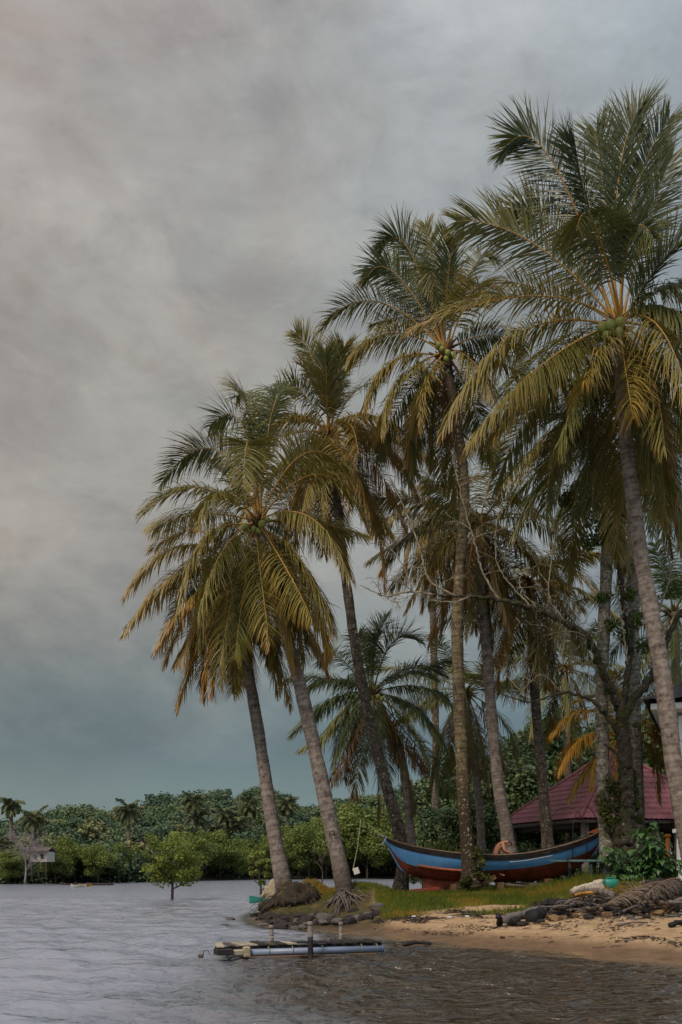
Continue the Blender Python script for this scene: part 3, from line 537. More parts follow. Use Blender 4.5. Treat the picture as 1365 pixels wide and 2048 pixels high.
# ---- middle tall palm behind the boat tree
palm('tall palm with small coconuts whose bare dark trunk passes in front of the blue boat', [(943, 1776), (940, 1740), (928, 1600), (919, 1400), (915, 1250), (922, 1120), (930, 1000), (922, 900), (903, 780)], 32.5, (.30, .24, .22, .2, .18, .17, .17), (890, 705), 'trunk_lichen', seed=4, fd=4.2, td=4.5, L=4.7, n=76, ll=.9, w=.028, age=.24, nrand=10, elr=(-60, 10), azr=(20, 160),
     specs=[(822, 505, 758, 482, .3, dict(roll=.5, age=.1, droop=.4)), (794, 552, 726, 545, .3, dict(age=.12, roll=.9, droop=.4)), (752, 604, 645, 658, .1, dict(age=.22)), (780, 666, 700, 730, .3), (787, 722, 728, 822, .3, dict(age=.45)), (800, 762, 762, 872, .4, dict(age=.4)),
            (870, 540, 849, 434, .2, dict(droop=.2, roll=.8, age=.25)), (898, 545, 914, 470, .6, dict(droop=.2, age=.2)), (940, 545, 996, 508, -.2, dict(age=.1, roll=.4)), (945, 580, 982, 612, .9, dict(age=.4)), (975, 672, 1050, 694, .1), (853, 770, 838, 865, .9, dict(age=.48)), (868, 545, 880, 625, 1.0, dict(age=.3, L=3.4, droop=.8)),
            (948, 728, 985, 800, .3, dict(age=.4)), (840, 800, 812, 922, .1, dict(age=.5)), (845, 560, 800, 480, -.6, dict(age=.1)), (930, 600, 1010, 580, -.6, dict(age=.15)), (870, 830, 862, 930, -.4, dict(age=.4)), (820, 600, 760, 500, -.7, dict(age=.08)), (835, 640, 740, 650, -.6, dict(age=.3))],
     nuts=[(878, 690, .11, .3), (884, 698, .1, .3), (896, 706, .12, .4), (893, 718, .11, .35), (845, 740, .12, .1), (849, 752, .12, .1), (906, 712, .1, .3)])
# ---- palm behind the bow
palm('tall palm with a dark white-spotted trunk rising behind the boat bow', [(800, 1790), (806, 1740), (804, 1690), (790, 1630), (762, 1530), (735, 1420), (712, 1300), (698, 1200), (682, 1080), (670, 960)], 36, (.26, .25, .25, .24, .22, .2, .19, .18, .17, .16), (658, 868), 'trunk_dark', seed=3, L=4.8, n=72, ll=.9, w=.029, age=.44, nrand=12, elr=(-60, 15), azr=(10, 180), ndead=4,
     specs=[(630, 735, 588, 652, .1, dict(age=.3, droop=.25, roll=.8)), (642, 790, 598, 722, .5, dict(age=.45, droop=.4)), (604, 785, 556, 775, .2, dict(age=.2)), (604, 835, 552, 850, .3, dict(age=.45)), (655, 770, 649, 696, .4, dict(droop=.2, age=.2)), (676, 750, 690, 685, .3, dict(droop=.25, age=.35)), (690, 740, 722, 690, -.3, dict(age=.3)),
            (704, 790, 760, 760, -.4, dict(age=.3)), (700, 850, 716, 915, 1.0, dict(age=.5, L=3.6)), (735, 862, 816, 940, .2, dict(age=.55)), (765, 884, 838, 998, .1, dict(age=.66)), (718, 975, 786, 1072, .3, dict(age=.4)), (700, 910, 740, 1030, .4, dict(age=.55)), (770, 868, 850, 915, -.4, dict(age=.5)), (630, 930, 600, 1040, .5, dict(age=.4)),
            (750, 930, 812, 1060, -.3, dict(age=.7)), (640, 920, 650, 1050, .5, dict(age=.4)), (725, 830, 800, 860, .6, dict(age=.5)), (600, 890, 560, 960, -.3, dict(age=.5)), (740, 1000, 770, 1180, .1, dict(age=.72))],
     nuts=[(650, 885, .11, .3), (664, 890, .11, .3)])
# ---- the two leaning palms at the tip
palm('leaning grey palm with full drooping crown and coconuts, second from the spit tip', [(684, 1832), (690, 1795), (682, 1740), (660, 1640), (630, 1500), (600, 1370), (565, 1240), (535, 1130)], 30.5, (.33, .30, .27, .25, .23, .2, .18, .16), (515, 1048), 'trunk_grey', seed=2, fd=1.8, L=4.8, n=84, ll=.92, w=.028, age=.26, nrand=10, elr=(-60, 20), azr=(20, 160), ndead=1, flare=1.0,
     specs=[(408, 1075, 357, 1225, .5, dict(age=.38)), (445, 1105, 395, 1240, .8, dict(age=.36)), (523, 1150, 541, 1292, .7, dict(age=.45)), (573, 1138, 625, 1240, .8, dict(age=.42)), (606, 1126, 668, 1268, .4, dict(age=.4)), (622, 1036, 702, 1160, .5, dict(age=.4)), (638, 948, 735, 1060, .2, dict(age=.38)), (610, 905, 705, 968, .4, dict(age=.4)),
            (430, 900, 322, 968, .1, dict(age=.12, roll=.6)), (400, 975, 290, 1030, .2, dict(age=.3)), (448, 985, 392, 1062, .9, dict(age=.35)), (400, 1030, 302, 1058, -.3, dict(age=.35)), (520, 870, 566, 792, -.3, dict(age=.2, roll=.8)), (484, 850, 412, 842, -.3, dict(age=.25, roll=.5)), (497, 890, 486, 1000, 1.0, dict(age=.32, L=4.6)), (540, 840, 580, 766, .1, dict(age=.1, roll=.9)),
            (628, 1225, 650, 1300, .3, dict(age=.5)), (470, 1180, 440, 1330, .5, dict(age=.4)), (560, 1180, 590, 1340, .3, dict(age=.5)), (500, 830, 470, 780, -.6, dict(age=.3)), (585, 960, 660, 900, -.6, dict(age=.45)), (490, 1170, 470, 1320, .8, dict(age=.25)), (430, 1140, 400, 1300, .1, dict(age=.3)), (600, 1050, 680, 1080, -.7, dict(age=.4)), (445, 940, 370, 900, -.7, dict(age=.3)), (560, 1190, 545, 1330, -.4, dict(age=.35))],
     nuts=[(524, 1048, .13, .55), (491, 1054, .13, .5), (508, 1058, .1, .4), (535, 1040, .1, .4), (518, 1062, .1, .45)])
palm('slender leaning grey palm standing alone at the very tip of the spit', [(572, 1808), (571, 1788), (553, 1690), (538, 1600), (520, 1480), (500, 1360), (478, 1240)], 32, (.42, .31, .25, .22, .2, .18, .155), (462, 1130), 'trunk_grey', seed=1, fd=.9, L=4.6, n=68, ll=.85, w=.028, age=.45, nrand=8, elr=(-70, -5), azr=(20, 170), ndead=3, flare=1.05,
     specs=[(358, 1092, 250, 1195, .1, dict(age=.5)), (350, 1155, 248, 1268, .2, dict(age=.5)), (378, 1205, 312, 1300, .4, dict(age=.6)), (402, 1270, 356, 1418, .1, dict(age=.55)), (428, 1270, 408, 1392, .3, dict(age=.66)), (440, 1280, 428, 1388, .5, dict(age=.6)), (470, 1290, 466, 1385, .6, dict(age=.45)), (520, 1250, 560, 1360, .2, dict(age=.45)), (400, 1060, 300, 1100, -.2, dict(age=.5)),
            (555, 1190, 630, 1300, .1, dict(age=.5)), (540, 1270, 580, 1410, -.1, dict(age=.55)), (380, 1130, 280, 1230, -.3, dict(age=.55)), (410, 1230, 350, 1330, -.3, dict(age=.5)), (500, 1270, 500, 1400, -.3, dict(age=.55)), (450, 1230, 440, 1370, .7, dict(age=.4)), (590, 1220, 655, 1350, -.2, dict(age=.6))])
# ---- palms behind the boat
palm('palm of middle height with a smooth grey trunk rising behind the seated man', [(1020, 1720), (1012, 1650), (1000, 1590), (985, 1450), (970, 1250), (960, 1140)], 38, (.28, .26, .24, .22, .19, .17), (955, 1050), 'trunk_grey', seed=5, L=4.6, n=62, ll=.85, w=.029, age=.42, nrand=17, elr=(-65, 40), azr=(0, 200), ndead=3,
     specs=[(865, 1035, 765, 1145, .2, dict(age=.15)), (887, 1100, 812, 1222, .3, dict(age=.5)), (962, 1030, 966, 1096, 1.0, dict(age=.45, L=2.8)), (1034, 1080, 1128, 1215, .3, dict(age=.5)), (1012, 1000, 1060, 1020, .3, dict(age=.4)), (990, 1150, 1020, 1260, .4, dict(age=.6)), (895, 945, 830, 900, -.3, dict(age=.4)), (940, 1150, 930, 1280, .4, dict(age=.25)), (975, 1150, 985, 1300, .1, dict(age=.3)),
            (1010, 1120, 1070, 1260, .1, dict(age=.25)), (860, 1100, 780, 1180, -.3, dict(age=.5)), (1030, 960, 1100, 930, -.2, dict(age=.3)), (910, 1010, 850, 960, .5, dict(age=.3)), (900, 1170, 860, 1290, .2, dict(age=.7)), (980, 960, 1000, 880, -.2, dict(age=.25)), (1060, 1040, 1150, 1100, -.2, dict(age=.45))])
palm('palm with a dark slim trunk in front of the left slope of the maroon roof', [(1098, 1712), (1092, 1640), (1080, 1500), (1071, 1400), (1066, 1280)], 40, (.25, .23, .21, .2, .18), (1058, 1165), 'trunk_dark', fm='frond', seed=6, L=4.6, n=56, ll=.85, w=.03, age=.44, nrand=22, elr=(-65, 45), ndead=3,
     specs=[(1030, 1240, 1012, 1370, .3, dict(age=.2)), (1060, 1260, 1050, 1400, .5, dict(age=.2)), (1090, 1240, 1120, 1390, .3, dict(age=.15)), (1120, 1200, 1170, 1320, .1, dict(age=.25)), (1120, 1130, 1210, 1210, .3, dict(age=.5)), (1000, 1180, 960, 1290, .1, dict(age=.4)), (1130, 1090, 1215, 1130, -.2, dict(age=.35))])
palm('straight lichen-grey palm just left of the black mossy tree', [(1216, 1775), (1214, 1690), (1207, 1560), (1204, 1400), (1208, 1250), (1214, 1120), (1213, 1000)], 30.5, (.25, .24, .22, .21, .2, .18, .17), (1205, 885), 'trunk_mossy', fm='frond', seed=71, L=4.6, n=62, ll=.9, w=.028, age=.25, nrand=13, elr=(-70, 20), azr=(20, 340), ndead=2,
     specs=[(1150, 880, 1110, 1000, .2, dict(age=.1)), (1170, 930, 1140, 1060, .4, dict(age=.1)), (1120, 850, 1040, 960, .3, dict(age=.3)), (1100, 880, 1000, 980, -.1, dict(age=.38)), (1160, 860, 1060, 920, .1, dict(age=.3))])
palm('straight spotted palm just right of the black mossy tree', [(1280, 1775), (1276, 1650), (1272, 1500), (1268, 1350), (1267, 1200), (1266, 1080), (1270, 950)], 33, (.26, .25, .23, .22, .2, .19, .18), (1285, 850), 'trunk_mossy', fm='frond_dark', seed=9, L=4.8, n=60, ll=.9, w=.03, age=.3, nrand=13, elr=(-70, 25), ndead=2,
     specs=[(1330, 870, 1360, 1010, .3, dict(age=.35)), (1345, 930, 1368, 1090, .1, dict(age=.5)), (1320, 820, 1380, 920, .3, dict(age=.4)), (1320, 960, 1345, 1110, -.2, dict(age=.5)), (1240, 930, 1225, 1060, .1, dict(age=.2))])
palm('short dark green palm with a low crown hanging behind the boat bow', [(826, 1720), (820, 1650), (812, 1560), (800, 1500), (775, 1440)], 40, (.2, .19, .18, .17, .15), (745, 1385), 'trunk_grey', fm='frond_dark', seed=10, L=4.3, n=60, ll=.85, w=.03, age=.25, nrand=15, elr=(-65, 40), ndead=2, azr=(10, 350),
     specs=[(663, 1362, 615, 1384, .1, dict(age=.2)), (677, 1394, 620, 1432, .2, dict(age=.2)), (680, 1430, 628, 1505, .3, dict(age=.45)), (701, 1475, 662, 1565, .4, dict(age=.8)), (727, 1478, 706, 1600, .3, dict(age=.6)), (752, 1285, 790, 1262, .6, dict(age=.2)), (785, 1285, 850, 1276, .1, dict(age=.2, roll=.7, droop=.3)), (748, 1300, 775, 1222, -.3, dict(age=.2, roll=.7, droop=.3)), (730, 1310, 715, 1260, .3, dict(age=.3)),
            (822, 1338, 888, 1352, .2, dict(age=.15)), (838, 1372, 908, 1416, .2, dict(age=.25)), (818, 1406, 880, 1486, .4, dict(age=.3)), (790, 1460, 855, 1545, .6, dict(age=.74)), (840, 1500, 916, 1592, -.2, dict(age=.3)), (755, 1510, 758, 1642, .1, dict(age=.5)), (806, 1530, 826, 1620, .1, dict(age=.6)), (675, 1310, 640, 1330, -.5, dict(age=.1)), (690, 1440, 600, 1500, -.3, dict(age=.4))],
     nuts=[(757, 1393, .11, .4), (764, 1398, .11, .4), (735, 1400, .1, .4)])
palm('thin background palm left of the man with drooping yellow-green fronds', [(964, 1712), (960, 1620), (952, 1540), (940, 1460)], 45, (.2, .18, .17, .15), (932, 1385), 'trunk_grey', fm='frond_dark', seed=12, L=4.6, n=50, ll=.85, w=.032, age=.5, nrand=22, elr=(-70, 60), ndead=2)
palm('young palm with orange-yellow arching fronds in front of the maroon roof', [(1254, 1720), (1256, 1640), (1255, 1540)], 34.5, (.24, .22, .2), (1254, 1468), 'trunk_grey', fm='frond_orange', seed=11, L=3.5, n=58, ll=.72, w=.024, age=.35, nrand=5, elr=(-30, 70), ndead=0, azr=(20, 160),
     specs=[(1176, 1420, 1100, 1478, .3, dict(age=.45)), (1168, 1474, 1116, 1548, .5, dict(age=.55)), (1198, 1510, 1182, 1580, .8, dict(age=.3)), (1305, 1450, 1342, 1565, .5, dict(age=.4)), (1300, 1505, 1320, 1600, .7, dict(age=.1)), (1220, 1400, 1160, 1402, .1, dict(age=.3)), (1290, 1400, 1350, 1420, .1, dict(age=.2)), (1240, 1390, 1225, 1340, .2, dict(age=.2)), (1232, 1530, 1232, 1610, .6, dict(age=.3)), (1275, 1540, 1285, 1630, .3, dict(age=.4)), (1330, 1480, 1385, 1560, .1, dict(age=.5))])
palm('palm at the right edge behind the tallest one, its crown low over the white house', [(1362, 1720), (1358, 1500), (1352, 1340)], 42, (.24, .22, .2), (1348, 1225), 'trunk_grey', fm='frond_dark', seed=13, L=4.6, n=50, ll=.85, w=.032, age=.3, nrand=22, elr=(-60, 70), ndead=1)
palm('background palm whose crown fills the gap between the boat palm and the black tree', [(1140, 1712), (1138, 1600), (1135, 1480)], 50, (.22, .2, .19), (1128, 1335), 'trunk_dark', fm='frond_dark', seed=14, L=4.8, n=46, ll=.9, w=.034, age=.4, nrand=20, elr=(-65, 60), ndead=3)
palm('background palm with rusty hanging fronds between the two tall middle palms', [(870, 1712), (872, 1500), (868, 1300)], 52, (.22, .2, .19), (862, 1010), 'trunk_dark', fm='frond', seed=15, L=4.6, n=46, ll=.9, w=.034, age=.5, nrand=20, elr=(-75, 30), ndead=3)

# ------------------------------------------------------------------ leafy trees
def leaves_geo(clumps, per, size, r, flat=.35, elong=1.7, up=.4, tints=None):
    """many small diamond leaves spread through a set of clumps: (centre, radii)"""
    Vs, Ts = [], []
    for ci, (c, rad) in enumerate(clumps):
        n = int(per*rng_scale(rad)); d = unit(r.normal(size=(n, 3))); rr = r.random(n)**.38*(1+r.normal(0, .08, n))
        P = np.array(c)+d*rr[:, None]*np.array(rad)
        nr = unit(d*.7+r.normal(0, .6, (n, 3))+np.array((0, 0, up))); a = unit(np.cross(nr, r.normal(size=(n, 3)))); b = np.cross(nr, a)
        s = size*r.uniform(.6, 1.35, n)[:, None]
        q = np.stack([P-a*s*elong*.5, P+b*s*.5-nr*s*flat*.2, P+a*s*elong*.5, P-b*s*.5-nr*s*flat*.2], 1).reshape(-1, 3)
        Vs.append(q); Ts.append(np.clip(np.full(n*4, tints[ci] if tints else r.uniform(.2, .75))+r.normal(0, .12, n).repeat(4), 0, 1))
    V = np.vstack(Vs); Fc = np.arange(len(V)).reshape(-1, 4); return V, Fc, np.concatenate(Ts)
def rng_scale(rad): return max(.2, (rad[0]*rad[1]*rad[2])**(2/3.0))
def clump_crown(r, c, R3, nc, rc, flatbase=.9):
    o = []
    for i in range(nc):
        d = unit(r.normal(size=3)); d[2] = abs(d[2]) if r.random() < .4 else d[2]*flatbase
        k = r.uniform(.45, .95); q = np.array(c)+d*np.array(R3)*k; s = rc*r.uniform(.6, 1.3)
        o.append((q, (s, s, s*.75)))
    return o
def limb_tree(r, H, spread, rb, n=6, start=.3, parts=5):
    mb = MB(); P = np.array([(0, 0, -.3), (r.normal(0, .05)*H*.3, r.normal(0, .05)*H*.3, H*.35), (r.normal(0, .06)*H, r.normal(0, .06)*H, H*.8)])
    C = catmull(P, H*.06); V, Fc = tube(C, np.linspace(rb, rb*.3, len(C)), 7, rough=.04); mb.add(V, Fc)
    for i in range(n):
        k = int(len(C)*r.uniform(start, .9)); b = C[min(k, len(C)-1)]; az = i*2.4+r.uniform(-.4, .4); L = spread*r.uniform(.6, 1.0)
        d = np.array((math.cos(az), math.sin(az), r.uniform(.4, 1.1))); m_ = b+d*L*.5+r.normal(0, .06*L, 3); e = b+d*L*np.array((1, 1, .8)); q = catmull(np.array([b, m_, e]), L*.15)
        V, Fc = tube(q, np.linspace(rb*.45, rb*.1, len(q)), 5); mb.add(V, Fc)
    return mb
def proto_tree(name, kind, seed, H, R3, nc, rc, per, size, lm, bm_, rb, up=.4, trunkH=.55, n=6, elong=1.7):
    r = np.random.default_rng(seed); root = empty(name, (0, 0, 0)); tm_ = limb_tree(r, H*trunkH*1.3, R3[0]*.9, rb, n)
    tm_.build('trunk', bm_, root, True)
    V, Fc, T = leaves_geo(clump_crown(r, (0, 0, H-R3[2]), R3, nc, rc), per, size, r, up=up, elong=elong); mk('crown', V, Fc, lm, root, False, T)
    return root
def place(proto, used, loc, s, rz, label, cat, group, sz=None):
    o = proto if proto.name not in used else copy_tree(proto)
    if o is proto: used.add(proto.name)
    o.location = tuple(loc); o.rotation_euler = (0, 0, rz); o.scale = (s, s, sz or s); return tag(o, label, cat, group)
used = set()
ORD = ['first', 'second', 'third', 'fourth', 'fifth', 'sixth', 'seventh', 'eighth', 'ninth', 'tenth', 'eleventh', 'twelfth', 'thirteenth', 'fourteenth', 'fifteenth', 'sixteenth', 'seventeenth', 'eighteenth', 'nineteenth', 'twentieth', 'twenty-first', 'twenty-second', 'twenty-third', 'twenty-fourth', 'twenty-fifth', 'twenty-sixth', 'twenty-seventh', 'twenty-eighth']
mang = [proto_tree('mangrove_tree', 'm', 31+i, 5.2, (2.5+.3*i, 2.3, 2.2), 34, .9, 420, .13, M['mangrove'], M['bark_mangrove'], .11, trunkH=.6) for i in range(4)]
row = []
rr = np.random.default_rng(77)
for px, top in [(18, 1700), (128, 1676), (112, 1690), (150, 1672), (196, 1690), (232, 1684), (272, 1690), (300, 1700), (378, 1668), (408, 1662), (440, 1660), (466, 1690), (494, 1680), (520, 1700), (545, 1672), (585, 1650), (618, 1648), (652, 1640), (676, 1628), (716, 1604), (750, 1612), (786, 1618), (822, 1628), (858, 1640), (890, 1660), (640, 1690), (735, 1655), (700, 1665)]:
    row.append((px, top))
row.sort()
for i, (px, top) in enumerate(row):
    x0 = (px-CX)/F_PX*110; Yb = float(bankY(x0))+rr.uniform(-.5, 4); x = (px-CX)/F_PX*Yb
    if top < 1640: Yb += 4; x = (px-CX)/F_PX*Yb
    h = CAMZ+(HOR-top)/F_PX*Yb; s = h/5.2*.98
    place(mang[i % 4], used, (x, Yb, -.05), s*rr.uniform(.95, 1.1), rr.uniform(0, 6.28), 'light green mangrove on the far shore, %s from the left in its row' % ORD[i], 'mangrove', 'mangroves lining the far shore', sz=s)
# the wood on the rise behind them
def wood():
    r = np.random.default_rng(5); cl = []; tr = MB(); ct = []
    prof = [(-60, 1650), (0, 1636), (40, 1628), (75, 1618), (100, 1622), (140, 1603), (190, 1601), (215, 1612), (240, 1610), (290, 1606), (318, 1578), (350, 1590), (370, 1582), (400, 1572), (450, 1572), (475, 1586), (500, 1580), (525, 1564), (560, 1580), (610, 1602), (650, 1600), (700, 1590), (760, 1585), (820, 1560), (900, 1550), (1000, 1560), (1200, 1580), (1500, 1600)]
    PX = [p[0] for p in prof]; PY = [p[1] for p in prof]
    for rowi, (dy, lo) in enumerate([(12, .60), (24, .74), (38, .88), (52, 1.0)]):
        for px in np.arange(-60, 1000, 21-rowi*1.5):
            px = px+r.uniform(-8, 8); x0 = (px-CX)/F_PX*130; Y = float(bankY(x0))+dy+r.uniform(-4, 4); x = (px-CX)/F_PX*Y
            top = np.interp(px, PX, PY)+r.uniform(-3, 9); zt = (CAMZ+(HOR-top)/F_PX*Y)*lo*r.uniform(.94, 1.04) if rowi < 3 else CAMZ+(HOR-top)/F_PX*Y
            rad = r.uniform(1.6, 4.0); c = (x, Y, zt-rad*.7); ct += [float(np.clip(r.normal(.45, .26), .05, .95))]*12
            for j in range(11):
                d = unit(r.normal(size=3)); d[2] = d[2]*.6+.1; s = rad*r.uniform(.3, .52); q = np.array(c)+d*np.array((rad, rad, rad*.7))*.62; q[2] = min(q[2], zt-s*.75); cl.append((q, (s, s, s*.72)))
            cl.append((np.array((x, Y, zt-rad*1.6)), (rad*1.1, rad, rad)))
            V, Fc = tube(np.array([(x, Y, .2), (x+r.normal(0, .3), Y, zt*.5), (x, Y, zt-rad)]), np.array((.2, .17, .1)), 5); tr.add(V, Fc)
    V, Fc, T = leaves_geo(cl, 110, .27, r, up=.5, elong=1.4, tints=ct)
    o = mk('wood', V, Fc, M['woodleaf'], None, False, T); tag(o, 'dense dark green wood filling the rise behind the far mangroves', kind='stuff')
    o2 = tr.build('wood_trunks', M['bark_far'], o); tag(o2, kind='stuff')
wood()
# far coconut palms standing out of the wood
def far_palm(px, cy, Y, R_, fy, label, lean=0, seed=0, nf=22, shag=0.):
    global rng
    if Y > 120: Y = float(bankY((px-CX)/F_PX*118))+9
    sv = rng; rng = np.random.default_rng(seed+300); C = at(px, cy, Y); foot = at(px+lean, fy, Y); foot[2] = 1.0
    root = empty('coconut_palm', foot, label, 'palm tree', 'coconut palms on the far bank')
    P = catmull(np.array([foot, (foot+C)/2+np.array((.1, 0, 0)), C]), 1.0); V, Fc = tube(P, np.linspace(.24, .16, len(P)), 8); mk('trunk', V, Fc, M['bark_far'], root, True)
    mb = MB()
    for i in range(nf):
        u = i/nf; el = R(-50+115*u+rng.normal(0, 8)-shag*20); az = i*2.4; P1, P2 = hang(C, az, el, R_*(.54 if fy == 1700 or fy == 1690 else .62)*rng.uniform(.85, 1.05), R(rng.uniform(35, 65)))
        V, Fc, T = frond_geo(C, P1, P2, n=26, ll=.5, w=.075, lift=.2, droop=.9, age=float(np.clip(.4-.25*u+rng.normal(0, .1), 0, .8))); mb.add(V, Fc, T)
    mb.build('crown', M['far_frond'], root, True); rng = sv
for a in [(22, 1606, 96, 2.4, 1730, 'tall ragged greyish palm at the far left edge of the far bank', -2, 1, 18, .5), (68, 1636, 95, 3.0, 1725, 'short-crowned dark palm above the small white house on the far bank', 0, 2),
          (0, 1690, 92, 3.0, 1730, 'low palm cut by the left edge on the far bank', 0, 3), (256, 1618, 145, 3.6, 1690, 'dark palm poking out of the wood left of the lone mangrove', 0, 4), (396, 1634, 138, 4.2, 1700, 'big pale palm crown above the right side of the lone mangrove', 0, 5),
          (448, 1626, 140, 4.0, 1700, 'palm crown between the big pale palm and the first leaning trunk', 0, 6), (478, 1648, 136, 4.2, 1700, 'low palm crown hanging left of the first leaning trunk', 0, 7), (500, 1610, 146, 3.8, 1700, 'high palm crown just left of the first leaning trunk', 0, 8),
          (575, 1606, 144, 4.0, 1700, 'palm crown between the two leaning trunks on the far bank', 0, 9), (385, 1600, 150, 3.4, 1700, 'small palm crown near the top of the wood above the big pale one', 0, 10), (430, 1660, 134, 3.2, 1700, 'lowest palm crown in front of the wood near the far mangroves', 0, 11)]:
    far_palm(*a)
# bare mauve tree and small white house on the far left shore
def twig_tree(px, base_py, top_py, Y, w, m, label, cat, name, seed, n=60, rb=.1):
    r = np.random.default_rng(seed); b = at(px, base_py, Y); H = (base_py-top_py)/F_PX*Y; root = empty(name, b, label, cat)
    mb = MB(); P = catmull(np.array([b, b+np.array((.1, 0, H*.3)), b+np.array((0, .1, H*.75))]), H*.08); V, Fc = tube(P, np.linspace(rb, rb*.3, len(P)), 6); mb.add(V, Fc); mb.build('trunk', m, root, True)
    tw = MB()
    def br(p, d, L, rd, dep):
        q = p+d*L*.5+r.normal(0, .07*L, 3); e = p+d*L+r.normal(0, .1*L, 3); V, Fc = tube(np.array([p, q, e]), np.array((rd, rd*.8, rd*.55)), 4, False); tw.add(V, Fc)
        if dep > 0:
            for k in range(3): br(q if k == 0 else e, unit(d+r.normal(0, .55, 3)), L*r.uniform(.5, .75), rd*.6, dep-1)
    for i in range(n//8):
        k = P[int(len(P)*r.uniform(.25, .99))]; az = i*2.4; br(k, unit(np.array((math.cos(az)*w, math.sin(az)*w, 1.0))), H*.3, rb*.4, 4)
    tw.build('crown', m, root, False); return root
twig_tree(50, 1768, 1680, 86, .9, M['greytwig'], 'bare mauve-grey tree at the waterline on the far left shore', 'tree', 'bare_tree', 4, 100)
def small_house():
    c = at(86, 1722, 88.5); root = empty('house', (c[0], c[1], .6), 'small white house on stilts half hidden by trees on the far left shore', 'house')
    mb = MB(); mb.add(*box((c[0], c[1], 2.45), (.72, 1.2, .45))); mb.build('wall', M['foam_white'], root)
    mb = MB(); mb.add(*box((c[0], c[1]-.7, 3.08), (.85, .85, .04), tilt=R(14))); mb.add(*box((c[0], c[1]+.7, 3.08), (.85, .85, .04), tilt=-R(14))); mb.build('roof', M['driftwood'], root)
    for dx in (-.62, 0, .62): mk('stilt', *box((c[0]+dx, c[1]-1.1, 1.2), (.05, .05, .8)), M['bark_plain'], root)
    for dx in (-.3, .3): mk('window', *box((c[0]+dx, c[1]-1.21, 2.45), (.14, .02, .2)), M['fence_dark'], root)
small_house()
# mangroves standing in the water
def water_mangrove(px, by, tp, Y, halfw, seed, label, per=330, size=.095, n=7, nc=34, name='mangrove_tree'):
    r = np.random.default_rng(seed); b = at(px, by, Y); b[2] = -.05; H = (by-tp)/F_PX*Y; w = halfw/F_PX*Y; root = empty(name, b, label, 'mangrove')
    tm = MB(); P = catmull(np.array([b+(0, 0, -.4), b+(.03, 0, H*.2), b+(-.05, 0, H*.45), b+(.1, 0, H*.8)]), .12); V, Fc = tube(P, np.linspace(.075, .025, len(P)), 8, rough=.05); tm.add(V, Fc)
    for i in range(n):
        k = P[int(len(P)*(.28+.09*i))] if int(len(P)*(.28+.09*i)) < len(P) else P[-1]; az = (0.2, 2.8, 4.2, 1.2, 5.6, 3.4, 2.0, .7)[i % 8]; e = k+np.array((math.cos(az)*w*.75, math.sin(az)*w*.6, H*.32)); m_ = (k+e)/2+np.array((0, 0, -.04*H)); q = catmull(np.array([k, m_, e]), .15)
        V, Fc = tube(q, np.linspace(.035, .01, len(q)), 6); tm.add(V, Fc)
    tm.build('trunk', M['bark_mangrove'], root, True)
    cl = []
    for i in range(nc):
        az = r.uniform(0, 6.28); u = r.uniform(.25, 1); wd = math.sin(math.pi*min(.97, .32+.66*(1-u)))*w*.85; k = r.uniform(.3, 1)
        s = w*r.uniform(.09, .30); k *= r.uniform(.8, 1.15)*(1+.18*math.cos(az)); cl.append((b+np.array((math.cos(az)*wd*k, math.sin(az)*wd*k*.9, H*(u*.86+.06))), (s, s, s*.7)))
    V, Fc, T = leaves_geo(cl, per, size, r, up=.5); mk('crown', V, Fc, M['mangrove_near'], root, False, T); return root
water_mangrove(344, 1799, 1652, 46, 92, 11, 'lone bushy mangrove standing in open water left of the spit', nc=46, per=620, size=.075)
water_mangrove(521, 1790, 1692, 54, 36, 12, 'small slim mangrove in the water just left of the first leaning trunk', nc=22, per=380)
tt_ = twig_tree(642, 1775, 1700, 50, 1.0, M['bark_plain'], 'half-bare mangrove sapling in the water between the two leaning trunks', 'mangrove', 'mangrove_sapling', 9, 30, rb=.05)
# dark wood behind the boat and the pavilion
dk = [proto_tree('broadleaf_tree', 'd', 51+i, 8.5, (3.4, 3.2, 3.6), 40, 1.05, 290, .20, M['darkleaf'], M['bark_plain'], .2, trunkH=.5, elong=1.5) for i in range(3)]
for i, (px, top, Y, s) in enumerate([(905, 1520, 58, 1.), (960, 1480, 62, 1.), (1010, 1500, 55, .9), (1060, 1440, 60, 1.05), (1115, 1425, 64, 1.1), (1170, 1470, 58, 1.), (1225, 1440, 62, 1.1), (1290, 1420, 60, 1.1), (1350, 1400, 64, 1.1), (880, 1610, 52, .7), (940, 1590, 50, .65), (1085, 1560, 54, .8), (1330, 1540, 54, .9), (1420, 1400, 60, 1.1), (1150, 1600, 56, .7), (1240, 1600, 57, .7), (1010, 1630, 56, .7)]):
    p = at(px, 1700, Y); h = CAMZ+(HOR-top)/F_PX*Y-.6; place(dk[i % 3], used, (p[0], Y, .55), h/8.5, i*1.7, 'dark broadleaf tree behind the boat and pavilion, %s from the left' % ORD[sorted([905, 960, 1010, 1060, 1115, 1170, 1225, 1290, 1350, 880, 940, 1085, 1330, 1420, 1150, 1240, 1010.5]).index(px if i < 16 else 1010.5)], 'tree', 'dark trees behind the pavilion')
bushes = [proto_tree('bush', 'b', 61+i, 1.9, (1.25, 1.0, .95), 22, .42, 620, .085, M['darkleaf'] if i else M['mangrove'], M['bark_plain'], .05, trunkH=.4) for i in range(2)]
